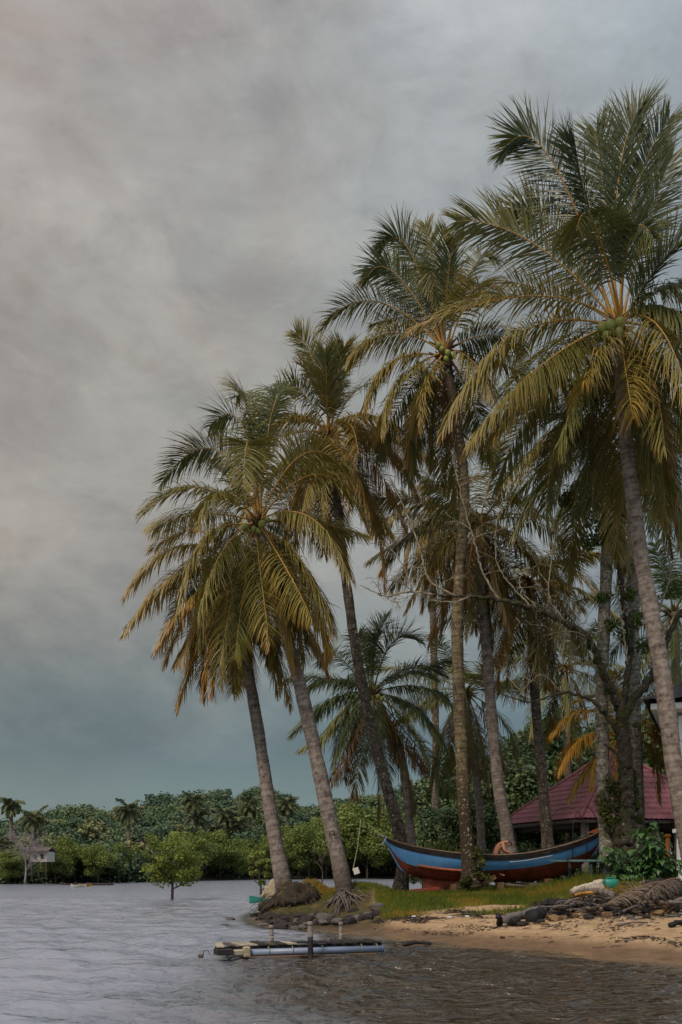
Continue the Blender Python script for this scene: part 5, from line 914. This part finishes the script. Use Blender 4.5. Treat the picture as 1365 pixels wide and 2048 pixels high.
# ------------------------------------------------------------------ heart-leaved shrub
def heart_shrub():
    r = np.random.default_rng(14); Y = 27.0; f = at(1285, 1800, Y); root = empty('heart_leaved_shrub', (f[0], Y, g1(f[0], Y)), 'lush shrub with big glossy heart-shaped leaves at the right edge', 'shrub')
    base = np.array((f[0], Y, g1(f[0], Y))); tips = [(1210, 1715), (1225, 1695), (1240, 1740), (1265, 1700), (1285, 1660), (1300, 1646), (1315, 1690), (1300, 1730), (1335, 1710), (1350, 1740), (1270, 1750), (1320, 1760), (1345, 1770), (1255, 1770), (1228, 1750), (1305, 1670), (1290, 1700), (1362, 1720), (1240, 1712), (1280, 1725), (1325, 1730)]
    st = MB(); LV, LF, LT = [], [], []; n = 0
    shape = np.array([(0, 0), (.18, -.30), (.42, -.46), (.62, -.40), (.85, -.18), (1.18, 0), (.85, .18), (.62, .40), (.42, .46), (.18, .30)]); shape[:, 0] -= .0
    for (tx, ty) in tips:
        T = at(tx, ty, Y+r.uniform(-.7, .5)); mid = (base+T)/2+np.array((r.normal(0, .12), r.normal(0, .1), .12)); b0 = base+np.array((r.normal(0, .2), r.normal(0, .15), 0)); C = catmull(np.array([b0, mid, T]), .08); V, Fc = tube(C, np.linspace(.018, .006, len(C)), 5); st.add(V, Fc)
        for k in range(46):
            p = C[int(len(C)*r.uniform(.35, .999))]; az = r.uniform(0, 6.28); out_ = np.array((math.cos(az), math.sin(az)*.9-.3, r.uniform(-.1, .5))); out_ = unit(out_); s = r.uniform(.12, .23); p0 = p+out_*r.uniform(.06, .16)
            ax = unit(out_*np.array((1, 1, .2))+np.array((0, 0, -r.uniform(.3, 1.3)))); sd_ = unit(np.cross(ax, (0, 0, 1))+r.normal(0, .15, 3)); up_ = unit(np.cross(sd_, ax)); up_ = up_ if up_[2] > 0 else -up_
            Pq = p0+ax*(shape[:, :1]*s)+sd_*(shape[:, 1:]*s)+up_*(np.abs(shape[:, 1:])*s*.25-((shape[:, :1]-.5)**2)*s*.3)
            LV.append(Pq); c_ = p0+ax*s*.5; LV.append(c_[None]); m = len(shape)
            LF += [[n+m, n+i, n+(i+1) % m] for i in range(m)]; LT.append(np.full(m+1, r.uniform(.1, .95))); n += m+1
    st.build('stems', M['bark_plain'], root, True); mk('leaves', np.vstack(LV), LF, M['shrub'], root, False, np.concatenate(LT))
heart_shrub()
# ------------------------------------------------------------------ grass
def grass():
    r = np.random.default_rng(21); n = 150000; x = r.uniform(-2.6, 12.5, n); y = 21+r.random(n)**.85*17; m = grassmask(x, y); cl = vn(x, y, 5., 7.)
    ok = (m > .15+r.normal(0, .35, n)) & (shore(x, y) > .35) & (cl > .22*r.random(n)+.05); x, y, m, cl = x[ok], y[ok], m[ok], cl[ok]
    sx = r.random(len(x)) < 1; x, y, cl = x[sx], y[sx], cl[sx]; z = gz(x, y)-.01; n = len(x); h = (.07+.17*cl*r.random(n)+.04*r.random(n))*np.where(x < 1.4, .8, 1.0)*(1+.8*np.exp(-((x-7)/1.8)**2)); az = r.uniform(0, 6.28, n); w = .010; d = np.stack([np.cos(az), np.sin(az), np.zeros(n)], -1); b = np.stack([x, y, z], -1); t = b+np.stack([np.cos(az*1.7)*h*.5, np.sin(az*1.7)*h*.5, h], -1); mid = (b+t)/2+np.array((0, 0, 1.0))*h[:, None]*.12
    V = np.stack([b-d*w, b+d*w, mid+d*w*.7, mid-d*w*.7, t], 1).reshape(-1, 3); i = np.arange(n)*5; Fc = np.stack([i, i+1, i+2, i+3], -1).tolist()+np.stack([i+3, i+2, i+4], -1).tolist()
    dry = np.clip((vn(x, y, .8, 11.)-.48)*2.2, 0, .5)+np.where((x < 1.5), .14, 0); tt = np.clip(.3+r.normal(0, .17, n)+dry, 0, 1).repeat(5)
    o = mk('grass', V, Fc, M['grass'], None, False, tt); tag(o, 'short yellowing grass over the spit and its mounds', kind='stuff'); print('blades', n)
grass()
# ------------------------------------------------------------------ rocks, roots, driftwood
def rock_mesh(seed, sub=3):
    r = np.random.default_rng(seed); bm = bmesh.new(); bmesh.ops.create_icosphere(bm, subdivisions=sub, radius=1.0); pl = [(unit(r.normal(size=3)), r.uniform(.55, .85)) for _ in range(9)]; V = []
    for v in bm.verts:
        p = np.array(v.co)
        for nn, dd in pl:
            k = p@nn
            if k > dd: p = p-nn*(k-dd)*.9
        q = Vector(p*1.7+seed); p = p*(1+.12*mnoise.noise(q)+.05*mnoise.noise(q*3.1)); V.append(p*np.array((1, .8, .62)))
    Fc = [[v.index for v in f.verts] for f in bm.faces]; bm.free(); return np.array(V), Fc
RM = {}
for i in range(6):
    for k in ('rock', 'rock_tan', 'rock_grey'):
        V, Fc = rock_mesh(i+1); me = bpy.data.meshes.new('rock'); me.from_pydata(V.tolist(), [], Fc); me.materials.append(M[k]); me.polygons.foreach_set('use_smooth', [False]*len(me.polygons)); RM[(k, i)] = me
rk = np.random.default_rng(9)
def rock(x, y, s, k, label, group, z=None, sy=1.0):
    o = bpy.data.objects.new('rock', RM[(k, int(rk.integers(0, 6)))]); COL.objects.link(o); o.location = (x, y, (g1(x, y) if z is None else z)+s*.18); o.scale = (s*rk.uniform(.85, 1.25), s*rk.uniform(.85, 1.2)*sy, s*rk.uniform(.75, 1.1)); o.rotation_euler = (rk.uniform(-.25, .25), rk.uniform(-.25, .25), rk.uniform(0, 6.28)); return tag(o, label, 'rock', group)
G1_ = 'dark rocks heaped round the foot of the leaning palms'
for i in range(120):
    # a band that follows the waterline from the tip to the sand
    t = rk.random(); px = 512+t*400; lo = np.interp(px, [505, 540, 600, 700, 780, 910], [1838, 1869, 1870, 1866, 1862, 1850]); hi = np.interp(px, [505, 540, 600, 700, 780, 910], [1830, 1832, 1836, 1838, 1838, 1838]); py = hi+(lo-hi)*rk.random()**.8
    Yr = np.interp(py, [1826, 1838, 1850, 1870], [30.2, 28.6, 26.2, 24.0]); x = (px-CX)/F_PX*Yr
    s = rk.uniform(.09, .21)*(1.15 if px < 760 else .5)
    rock(x, Yr, s, 'rock' if i % 4 else 'rock_grey', '%s dark rock %s, %s' % ('larger' if s > .17 else 'middling' if s > .12 else 'small', 'at the left tip of the heap' if px < 560 else 'under the first leaning palm' if px < 620 else 'between the two leaning palms' if px < 665 else 'below the second leaning palm roots' if px < 740 else 'where the heap thins towards the sand' if px < 820 else 'at the grass edge right of the heap', 'touching the water' if py > 1856 else 'halfway up the heap' if py > 1844 else 'high against the bank'), G1_)
for px, py, Yr, s, lb in [(508, 1836, 30.5, .2, 'dark brown rock lying in the water farthest left of the heap'), (522, 1832, 30.8, .22, 'second dark rock from the left end of the heap, wet and angular'), (468, 1843, 29.5, .07, 'tiny dark rock breaking the water left of the heap'), (536, 1846, 27.3, .08, 'small reddish rock beside the left mooring post'), (652, 1848, 26.5, .27, 'largest pale-topped rock in the middle of the heap'), (570, 1826, 30.5, .35, 'flat slab rock under the first leaning palm'), (600, 1842, 27.5, .22, 'squat rock above the middle mooring post'), (622, 1838, 28, .2, 'grey-faced rock under the second leaning palm roots')]:
    rock((px-CX)/F_PX*Yr, Yr, s, 'rock_grey' if 'pale' in lb or 'grey' in lb else 'rock', lb, None, z=-.04 if px < 530 else None)
for px, py, Yr, s, k, lb in [(1110, 1862, 21.5, .17, 'rock_tan', 'largest tan boulder on the sand left of the dead frond'), (1126, 1852, 21.8, .14, 'rock_tan', 'tan boulder touching the largest one from behind'), (1045, 1862, 21.2, .13, 'rock', 'reddish-brown stone between the black stumps'), (1080, 1860, 21.4, .12, 'rock', 'brown stone right of the black stump'), (1068, 1848, 21.8, .14, 'rock_tan', 'pale flat stone beside the charred log'), (1215, 1850, 21.8, .17, 'rock_tan', 'tall ochre stone under the dead frond'), (1240, 1845, 22, .15, 'rock_tan', 'pointed ochre stone right of the tall one'), (1300, 1842, 22.3, .2, 'rock_tan', 'wide reddish stone beneath the driftwood heap at right'), (1335, 1846, 22.3, .22, 'rock_tan', 'big orange-brown stone near the right edge'), (1360, 1850, 22.2, .18, 'rock_grey', 'grey stone cut by the right edge'), (1262, 1860, 21.3, .1, 'rock_grey', 'pale stone in front of the driftwood heap'), (1292, 1865, 21.2, .12, 'rock', 'dark low stone in front of the wide reddish stone'), (1005, 1884, 19.7, .055, 'rock', 'lone round brown stone on the bare sand'), (1180, 1856, 21.4, .15, 'rock', 'dark stone at the left foot of the dead frond'), (1150, 1850, 22, .12, 'rock_tan', 'small ochre stone behind the two tan boulders'), (1090, 1872, 21.0, .08, 'rock_tan', 'small tan stone leaning on the largest boulder'), (1318, 1856, 21.8, .14, 'rock_tan', 'tan stone between the wide reddish and big orange stones')]:
    rock((px-CX)/F_PX*Yr, Yr, s*1.1, k, lb, None)
def bent(pts, Y, r0, r1, rough=.06, n=9, dz=None, step=.06):
    Q = []
    for p in pts:
        y = Y if len(p) < 3 else p[2]; Q.append(at(p[0], p[1], y))
    C = catmull(np.array(Q), step); C[1:-1] += rng.normal(0, r0*.12, (len(C)-2, 3)); return tube(C, np.linspace(r0, r1, len(C)), n, rough=rough)
# aerial roots of the leaning palm
def roots(label, foot, Y, spots):
    root = empty('root_mass', at(*foot, Y), label, 'roots'); mb = MB(); r = np.random.default_rng(3)
    for i in range(90):
        a = at(foot[0]+r.normal(0, 9), foot[1]-r.uniform(0, 26), Y-.15-r.random()*.2); x = a[0]+r.normal(0, .38); yy = Y-.25-abs(r.normal(0, .7)); e = np.array((x, yy, g1(x, yy)-.04)); m_ = (a+e)/2+np.array((0, 0, .12)); C = catmull(np.array([a, m_, e]), .08); V, Fc = tube(C, np.linspace(.028, .008, len(C)), 5); mb.add(V, Fc)
    mb.build('root_strands', M['driftwood'], root, True)
roots('tangle of exposed grey roots spilling from the second leaning palm', (690, 1806), 30.4, None)
def earthskirt(label, px, py, Y, w, h, n, seed):
    """eroded root ball: a lump of dark roots and soil under a leaning palm"""
    r = np.random.default_rng(seed); V, Fc = rock_mesh(seed+20, 4); V = V*np.array((w, w*.8, h))/np.array((1, .8, .62)); c = at(px, py, Y); V = V*(1+.05*r.normal(size=(len(V), 1))+.22*np.array([mnoise.noise(Vector(p*4.0)) for p in V])[:, None]); root = empty('root_ball', c, label, 'root ball'); mk('soil', V+c, Fc, M['soil_root'], root)
    mb = MB()
    for i in range(n//3):
        az = r.uniform(-math.pi, 0.2); p = c+np.array((math.cos(az)*w*.85, math.sin(az)*w*.7, h*.55*r.uniform(-.6, 1))); e = p+np.array((math.cos(az)*w*.25+r.normal(0, .16), math.sin(az)*w*.2, -h*r.uniform(.15, .7))); C = catmull(np.array([p, (p+e)/2+np.array((math.cos(az)*.06, math.sin(az)*.08, 0)), e]), .1); Vv, Ff = tube(C, np.linspace(.018, .006, len(C)), 4); mb.add(Vv, Ff)
    mb.build('rootlets', M['bark_plain'], root, True)
M['soil_root'] = mat('dark_rooty_soil', (0.035, 0.026, 0.02), 0.95, 14, 0.6, 1.0, second=(0.11, 0.085, 0.02), thr=(0.56, 0.64), sscale=5)
earthskirt('dark eroded root ball under the outermost leaning palm', 586, 1808, 30.9, .98, .66, 320, 1)
earthskirt('dark root ball under the second leaning palm', 690, 1826, 30.3, .42, .34, 90, 2)
# carved mark on the second leaning trunk, a small square-cornered arch
a_ = at(665, 1668, 30.5-.29)
o = loose('carved_mark', tube(np.array([a_+(-.07, 0, -.12), a_+(-.07, -.005, .06), a_+(.0, -.02, .10), a_+(.07, -.005, .07), a_+(.06, 0, -.07)]), .016, 5), 'iron', 'dark square-cornered mark cut into the second leaning trunk', 'carved mark', True)
# swing rope and board
def swing():
    Y = 30.2; a, b = at(722, 1640, Y), at(706, 1742, Y); root = empty('rope_swing', b, 'thin rope hanging from the palm fronds with a small pale board at its end', 'swing'); C = catmull(np.array([a, at(716, 1690, Y), b]), .1); V, Fc = tube(C, .012, 5); mk('rope', V, Fc, M['rope'], root); mk('board', *box(at(713, 1742, Y), (.09, .03, .10), ry=-.35, bev=.008), M['foam_white'], root, False)
swing()
# net boat behind the tip
def netboat():
    Y = 42; c = at(540, 1800, Y); root = empty('dinghy', (c[0], Y, -.05), 'small teal dinghy behind the tip of the spit heaped with a tan net', 'boat'); n = 20; V = []; 
    for i in range(n):
        u = i/(n-1)*2-1; w = .42*math.sqrt(max(.02, 1-u*u*.92)); sz = .20+.12*u*u
        for a in np.linspace(-1, 1, 9): V.append((c[0]+.15+u*1.0, Y+w*math.sin(a*math.pi/2), -.08+(sz+.08)*abs(a)**2.2))
    Fc = [[i*9+j, (i+1)*9+j, (i+1)*9+j+1, i*9+j+1] for i in range(n-1) for j in range(8)]; mk('hull', np.array(V), Fc, M['teal'], root)
    r = np.random.default_rng(6); V, Fc = rock_mesh(33, 4); V = V*np.array((.62, .45, .62))/np.array((1, 1, .62)); V = V*(1+.05*r.normal(size=(len(V), 1))); P = V+np.array((c[0]+.25, Y, .38)); o = mk('fishing_net', P, Fc, M['net'], None, True); tag(o, 'heap of tan fishing net piled in the small teal dinghy', 'net')
netboat()
for px, py, Y, L, m_, lb in [(157, 1777, 76, .55, 'foam_white', 'small pale float with a dark rim, left of the two floats off the far shore'), (171, 1774, 79, .45, 'yellow', 'small orange-brown canoe drifting beside the pale float off the far shore'), (201, 1771, 84, 1.1, 'bark_plain', 'long dark log afloat near the far left shore'), (137, 1770, 86, .7, 'bark_plain', 'short dark punt pulled to the far left shore')]:
    c = at(px, py, Y); n = 12; V = []
    for i in range(n):
        u = i/(n-1)*2-1; w = .3*math.sqrt(max(.03, 1-u*u)); sz = .10+.14*abs(u)**3
        for a in np.linspace(-1, 1, 7): V.append((c[0]+u*L, Y+w*math.sin(a*math.pi/2), -.08+(sz+.08)*abs(a)**2.2+.03))
    Fc = [[i*7+j, (i+1)*7+j, (i+1)*7+j+1, i*7+j+1] for i in range(n-1) for j in range(6)]; loose('canoe', (np.array(V), Fc), m_, lb, 'boat', True)
# ------------------------------------------------------------------ floating platform and mooring posts
def platform():
    a, b = at(432, 1924, 0.0001), None; Ya, Yb = 16.6, 17.6
    A = at(432, 1915, Ya); B = at(766, 1896, Yb); A[2] = B[2] = .10; root = empty('floating_platform', ((A[0]+B[0])/2, 17.1, 0), 'low floating platform of black planks on a blue-grey plastic pipe', 'raft'); d = unit(B-A); pr = np.array((-d[1], d[0], 0)); L = np.linalg.norm(B-A); ang = math.atan2(d[1], d[0])
    q = A+d*.58; V, Fc = tube(np.array([q+(0, 0, -.03), B+(0, 0, -.03)])-pr*.02, .062, 16); mk('float_pipe', V, Fc, M['pipe'], root)
    q2 = A+d*.3+pr*.55; V, Fc = tube(np.array([q2+(0, 0, -.03), B+pr*.55+(0, 0, -.03)]), .062, 14); mk('float_pipe', V, Fc, M['pipe'], root)
    mk('side_board', *box((A+B)/2+pr*.05+np.array((0, 0, .045)), (L/2, .02, .035), rz=ang, bev=.004), M['black_wood'], root, False)
    r = np.random.default_rng(2)
    for i in range(17):
        t = .04+.93*i/16; c = A+(B-A)*t+pr*.28+np.array((0, 0, .088+.004*(i % 3)+r.uniform(0, .01))); mk('deck_plank', *box(c, (r.uniform(.055, .085), r.uniform(.28, .33), .012), rz=ang+r.normal(0, .06), tilt=r.normal(0, .02), bev=.003), M[['black_wood', 'driftwood', 'black_wood', 'bark_plain', 'concrete'][int(r.integers(0, 5))]] if i < 10 else M['black_wood'], root, False)
    mk('foam_block', *box(A+d*.36+np.array((0, 0, -.02)), (.10, .10, .05), rz=ang, bev=.02), M['concrete'], root, False); mk('foam_block', *box(A+d*.52+np.array((0, 0, -.01))+(0, -.03, 0), (.06, .1, .09), rz=ang, bev=.02), M['net'], root, False)
    mk('end_box', *box(A+d*.13+np.array((0, 0, -.0)), (.14, .14, .05), rz=ang, bev=.01), M['black_wood'], root, False)
    for t in (.30, .44, .62, .86, .955):
        c = A+(B-A)*t-pr*.02; th = np.linspace(0, 2*math.pi, 14); P = np.array([c+np.array((0, 0, -.01))+np.array((0, 0, 1))*.075*math.sin(k)-pr*.07*math.cos(k) for k in th]); V, Fc = tube(P, .006, 4, False); mk('lashing', V, Fc, M['rope'], root)
    mk('waterline_board', *box((A+B)/2-pr*.03+np.array((.2, 0, -.098)), (L/2-.35, .03, .01), rz=ang, bev=.004), M['wood_plank'], root, False)
    c = A-d*.16+np.array((0, 0, -.06)); P = np.array([c+np.array((.05*math.cos(k), 0, .04+.05*math.sin(k))) for k in np.linspace(-.3, 3.6, 12)]); V, Fc = tube(P, .006, 5); mk('mooring_ring', V, Fc, M['iron'], root); mk('float', *box(c-d*.09+np.array((0, 0, .0)), (.045, .04, .035), bev=.015), M['driftwood'], root, False)
platform()
for px, top, bot, Y, r_, lb in [(543, 1850, 1898, 18.4, .042, 'left mooring post, short and grey with a rounded top'), (621, 1843, 1920, 16.85, .045, 'middle mooring post, tallest, its lower half black and wet'), (682, 1844, 1888, 19.0, .038, 'right mooring post, thin with a crosspiece nail at its top')]:
    a, b = at(px, top, Y), at(px+1, bot, Y); b[2] = -.6; root = empty('mooring_post', (a[0], Y, 0), lb, 'post', 'mooring posts beside the floating platform'); m_ = np.array((a[0]+.003, Y, a[2]*.55))
    V, Fc = tube(catmull(np.array([a, m_]), .02), r_, 10, rough=.05); mk('post_top', V, Fc, M['wood_post'], root); V, Fc = tube(catmull(np.array([m_, b]), .04), r_*1.06, 10, rough=.05); mk('post_foot', V, Fc, M['black_wood' if px == 621 else 'wood_post'], root)
    V, Fc = tube(np.array([a+(-r_*1.2, -r_, -.06), a+(r_*1.5, -r_*1.1, -.05)]), .008, 5); mk('nail', V, Fc, M['iron'], root)
# ------------------------------------------------------------------ things washed up on the sand
def gat(px, Y, dz=0.0): x = (px-CX)/F_PX*Y; return np.array((x, Y, g1(x, Y)+dz))
def log(p0, p1, r0, r1, m, label, name='driftwood_log', cat='log', lift=0.0, mid=0.03, n=10, rough=.09):
    P = np.array([p0, (p0+p1)/2+np.array((0, 0, mid)), p1]); C = catmull(P, .05); C[1:-1] += rng.normal(0, r0*.1, (len(C)-2, 3)); o = mk(name, *tube(C, np.linspace(r0, r1, len(C))*(1+.12*np.sin(np.linspace(0, 9, len(C)))), n, rough=rough), M[m], None, True); return tag(o, label, cat)
log(gat(1092, 23.2, .12), gat(1150, 22.6, .10), .17, .13, 'black_log', 'thick charred black log at the head of the driftwood heap', mid=.05)
log(gat(1088, 22.4, .05), gat(1062, 21.6, .1), .13, .16, 'black_log', 'hollow black stump end facing the water right of the grey slab')
log(gat(1000, 21.5, .02), gat(997, 21.2, .26), .07, .055, 'black_log', 'small upright black stump, leftmost of the charred pieces', n=9)
log(gat(1024, 21.4, .0), gat(1034, 21.1, .13), .13, .09, 'black_log', 'rounded black stump between the upright one and the grey slab')
log(gat(1003, 21.8, .04), gat(1080, 22.4, .14), .09, .11, 'rock_grey', 'pale grey sand-worn log lying behind the black stumps', name='driftwood_log')
log(gat(1290, 23.6, .15), gat(1390, 23.2, .2), .22, .24, 'black_log', 'massive dark log under the shrub at the right edge')
log(gat(1143, 24.6, .16), gat(1228, 23.6, .06), .04, .10, 'driftwood', 'curved grey log rising over the white sack', mid=.10)
log(gat(1178, 24.9, .16), gat(1236, 24.6, .10), .028, .02, 'yellow', 'thin yellow stick lying across the white sack', mid=.02, n=6)
log(gat(1150, 24.2, .12), gat(1190, 23.8, .1), .035, .05, 'yellow', 'short yellow stick at the foot of the white sack', n=6)
log(gat(1235, 19.8, .03), gat(1296, 19.9, .02), .028, .014, 'driftwood', 'dry curled palm spathe lying alone on the sand', name='palm_spathe', cat='spathe', mid=.03)
log(gat(1340, 19.2, .05), gat(1375, 19.4, .07), .05, .06, 'black_log', 'short black log end on the sand near the right edge')
rs = np.random.default_rng(12)
sides = ['left', 'middle', 'right']
for i in range(190):
    px = rs.uniform(1070, 1372) if i % 3 else rs.uniform(1170, 1372); Y = rs.uniform(21.7, 24.4 if px > 1245 else 22.9); a = gat(px, Y, rs.uniform(.03, .30)); az = rs.normal(.3, .7); L = rs.uniform(.2, .75); e = a+np.array((math.cos(az)*L, math.sin(az)*L*.6, rs.normal(0, .09))); e[2] = max(e[2], g1(e[0], e[1])+.02)
    o = log(a, e, rs.uniform(.014, .055), rs.uniform(.006, .025), ['driftwood', 'black_log', 'black_log', 'bark_plain', 'driftwood'][i % 5], '%s stick of driftwood in the %s part of the heap under the shrub' % (['grey', 'black', 'charred thick', 'brown', 'pale grey'][i % 5], 'left' if px < 1140 else 'middle' if px < 1230 else 'right' if px < 1310 else 'far right'), name='driftwood_stick', cat='stick', n=6); o['group'] = 'driftwood sticks tangled in the heap under the shrub'
def ground_frond(px0, Y0, px1, Y1, h0, h1, label, mt='dead_frond', L=None, n=46, droop=1.4, mid=.12, ll=.5):
    a, b = gat(px0, Y0, h0), gat(px1, Y1, h1); m_ = (a+b)/2+np.array((0, 0, mid)); root = empty('fallen_frond', a, label, 'palm frond'); V, Fc, T = frond_geo(a, 2*m_-.5*(a+b), b, n=int(n*1.5), ll=ll, w=.010, lift=.1, droop=droop*.6, age=.45, ragged=.4, rr=.02, petiole=.1)
    keep_ = V[:, 2] < -99; gr = gz(V[:, 0], V[:, 1])+.015; V[:, 2] = np.maximum(V[:, 2], gr); k = 4*20; Fr = [f for f in Fc if max(f) < k]; Fl = [[i-k for i in f] for f in Fc if min(f) >= k]
    mk('stalk', V[:k], Fr, M['dead_frond'], root, True, np.full(k, .9)); mk('leaflets', V[k:], Fl, M[mt], root, True, T[k:])
ground_frond(1200, 21.7, 1345, 22.6, .18, .62, 'big dry grey-brown palm frond draped over the driftwood heap', mid=.14, ll=.55)
ground_frond(1360, 22.6, 1290, 21.6, .62, .45, 'smaller pale dry frond hanging beside the big one at right', n=34, ll=.42)
if 0: ground_frond(1110, 22.2, 1180, 22.8, .05, .3, 'dull brown dry frond on the left part of the heap', n=34, ll=.4)
if 0: ground_frond(1150, 21.6, 1070, 22.0, .25, .06, 'short purplish dry frond lying by the tan boulders', n=30, ll=.32)
# white sack, teal jerrycan
def sack():
    r = np.random.default_rng(4); c = gat(1174, 24.9, .13); bm = bmesh.new(); bmesh.ops.create_cube(bm, size=2); bmesh.ops.subdivide_edges(bm, edges=bm.edges[:], cuts=10, use_grid_fill=True); V = []
    for v in bm.verts:
        p = np.array(v.co); s = (p[0]+1)/2; p = p*np.array((.40, .20, .07+.10*s)); q = Vector(p*5); p = p*(1+.16*mnoise.noise(q))+np.array((0, 0, .03*mnoise.noise(q*2.3)+.035*s)); p[2] += .02*math.sin(p[0]*22+p[1]*9); V.append(p)
    Fc = [[v.index for v in f.verts] for f in bm.faces]; bm.free(); th = R(-8); Rm = np.array(Matrix.Rotation(th, 3, 'Y')); o = mk('sack', np.array(V)@Rm.T+c, Fc, M['sack'], None, True); tag(o, 'crumpled dirty white sack lying at the edge of the grass', 'sack')
    c = gat(1222, 24.9, .25); root = empty('jerrycan', c-np.array((0, 0, .13)), 'teal plastic jerrycan lying beside the white sack', 'jerrycan'); mk('can', *box(c, (.17, .13, .125), rz=.1, bev=.035), M['teal'], root, True)
    for dx in (-.09, .0, .09): V, Fc = tube(np.array([c+np.array((dx, math.sin(k)*.134, math.cos(k)*.128)) for k in np.linspace(0, 6.28, 16)]), .008, 4, False); mk('rib', V, Fc, M['teal'], root)
    V, Fc = tube(np.array([c+(.16, 0, .05), c+(.2, 0, .05)]), .03, 10); mk('cap', V, Fc, M['black_wood'], root)
    V, Fc = tube(np.array([c+(-.08, 0, .12), c+(-.06, 0, .165), c+(.06, 0, .165), c+(.08, 0, .12)]), .012, 6); mk('handle', V, Fc, M['teal'], root)
sack()
# scattered litter and flotsam on the strand line
def scrap(px, Y, s, m, label, group=None, thick=.01, cat='litter', name='litter'):
    r = np.random.default_rng(int(px*7+Y*100)); c = gat(px, Y, .012+thick); n = 8; top = []; 
    for i in range(n): a = i/n*6.28; k = s*r.uniform(.6, 1.1); top.append((math.cos(a)*k, math.sin(a)*k*.6, thick*r.uniform(.4, 2.)))
    V = np.array(top+[(p[0]*.95, p[1]*.95, -thick) for p in top]+[(0, 0, thick*2)]); Fc = [[16, i, (i+1) % n] for i in range(n)]+[[i, n+i, n+(i+1) % n, (i+1) % n] for i in range(n)]; o = mk(name, V+c, Fc, M[m], None, True); return tag(o, label, cat, group)
for px, Y, s, m_, lb in [(828, 24.6, .07, 'litter_white', 'white scrap of plastic left of the strand line, nearest the rocks'), (900, 23.9, .10, 'litter_white', 'crumpled white scrap in the middle of the strand line'), (855, 24.2, .05, 'moss', 'green leaf scrap between the white scraps'), (935, 23.6, .06, 'litter_white', 'small white scrap right of the crumpled one'), (1268, 21.0, .11, 'rock_grey', 'pale torn scrap in front of the heap'), (1345, 21.3, .2, 'litter_dark', 'grey plastic sheet crumpled near the right edge'), (1365, 21.6, .14, 'litter_dark', 'second fold of grey plastic at the right edge'), (855, 31.5, .05, 'litter_white', 'tiny white scrap in the grass under the bow')]:
    scrap(px, Y, s, m_, lb)
for i in range(150):
    px = rs.uniform(740, 1380); k = rs.random(); Y = (rs.normal(24.2, .25) if px < 1040 else rs.uniform(20.6, 21.6)) if k < .5 else rs.uniform(17.6, 22.5)
    if shore(np.array([(px-CX)/F_PX*Y]), np.array([Y]))[0] < .25: continue
    c = gat(px, Y, .012); az = rs.normal(.1, .5); L = rs.uniform(.04, .22); e = c+np.array((math.cos(az)*L, math.sin(az)*L, 0)); e[2] = g1(e[0], e[1])+.012; V, Fc = tube(np.array([c, (c+e)/2+(0, 0, .008), e]), np.array((.006, rs.uniform(.006, .013), .004)), 5)
    o = mk('beach_twig', V, Fc, M['bark_plain' if i % 3 else 'driftwood'], None, True); tag(o, '%s twig washed up on the sand %s' % ('dark' if i % 3 else 'grey', 'near the rocks' if px < 880 else 'below the grass patch' if px < 1060 else 'in front of the driftwood heap' if px < 1230 else 'near the right edge'), 'twig', 'twigs scattered along the strand line')
def wrack():
    r = np.random.default_rng(31); P = []
    def band(n, px0, px1, f, sd):
        px = r.uniform(px0, px1, n); Y = f(px)+r.normal(0, 1, n)*sd; P.append(np.stack([(px-CX)/F_PX*Y, Y], -1))
    band(7000, 745, 1080, lambda p: 24.3+.5*np.sin(p*.05), .42); band(900, 800, 1375, lambda p: np.interp(p, [800, 950, 1150, 1375], [22.2, 20.6, 19.0, 17.2])+.25*np.sin(p*.04), .09)
    band(700, 900, 1375, lambda p: np.interp(p, [900, 1100, 1375], [22.2, 20.6, 18.4])+.3*np.sin(p*.03+1), .22); band(9500, 1070, 1380, lambda p: np.full(len(p), 22.9), .75); band(1200, 520, 900, lambda p: np.full(len(p), 28.0), 1.2)
    P = np.vstack(P); P = P[(shore(P[:, 0], P[:, 1]) > .12) & (vn(P[:, 0], P[:, 1], 2.2, 61.) > .42)]; P = P+r.normal(0, .07, P.shape); n = len(P); z = gz(P[:, 0], P[:, 1])+.008; hp = (P[:, 0]/P[:, 1] > .19) & (P[:, 1] > 21.9); z = z+np.where(hp, r.random(n)**2*.16, 0)
    az = r.normal(.1, .9, n); L = r.uniform(.015, .08, n)*np.where(hp, 1.7, 1); w = r.uniform(.004, .016, n); d = np.stack([np.cos(az), np.sin(az), r.normal(0, .22, n)], -1); q = np.stack([-np.sin(az), np.cos(az), r.normal(0, .5, n)], -1); c = np.stack([P[:, 0], P[:, 1], z], -1)
    V = np.stack([c-d*L[:, None], c-q*w[:, None]+(0, 0, .006), c+d*L[:, None], c+q*w[:, None]+(0, 0, .006)], 1).reshape(-1, 3); o = mk('beach_wrack', V, np.arange(n*4).reshape(-1, 4), M['wrack'], None, False, np.repeat(r.random(n), 4)); tag(o, 'dark wrack of bark, leaves and weed strewn along the strand line', kind='stuff')
M['wrack'] = leafmat('dark_beach_wrack', [(0.0, (0.012, 0.009, 0.009)), (0.6, (0.05, 0.032, 0.024)), (0.85, (0.14, 0.10, 0.08)), (1.0, (0.3, 0.24, 0.2))], rough=0.9, trans=0.0)
wrack()
# low dark timber in the shallows
log(at(806, 1892, 19.2)*np.array((1, 1, 0))+(0, 0, .02), at(862, 1889, 19.4)*np.array((1, 1, 0))+(0, 0, .03), .045, .03, 'rock', 'dark sunken log breaking the shallows right of the platform', name='sunken_log')
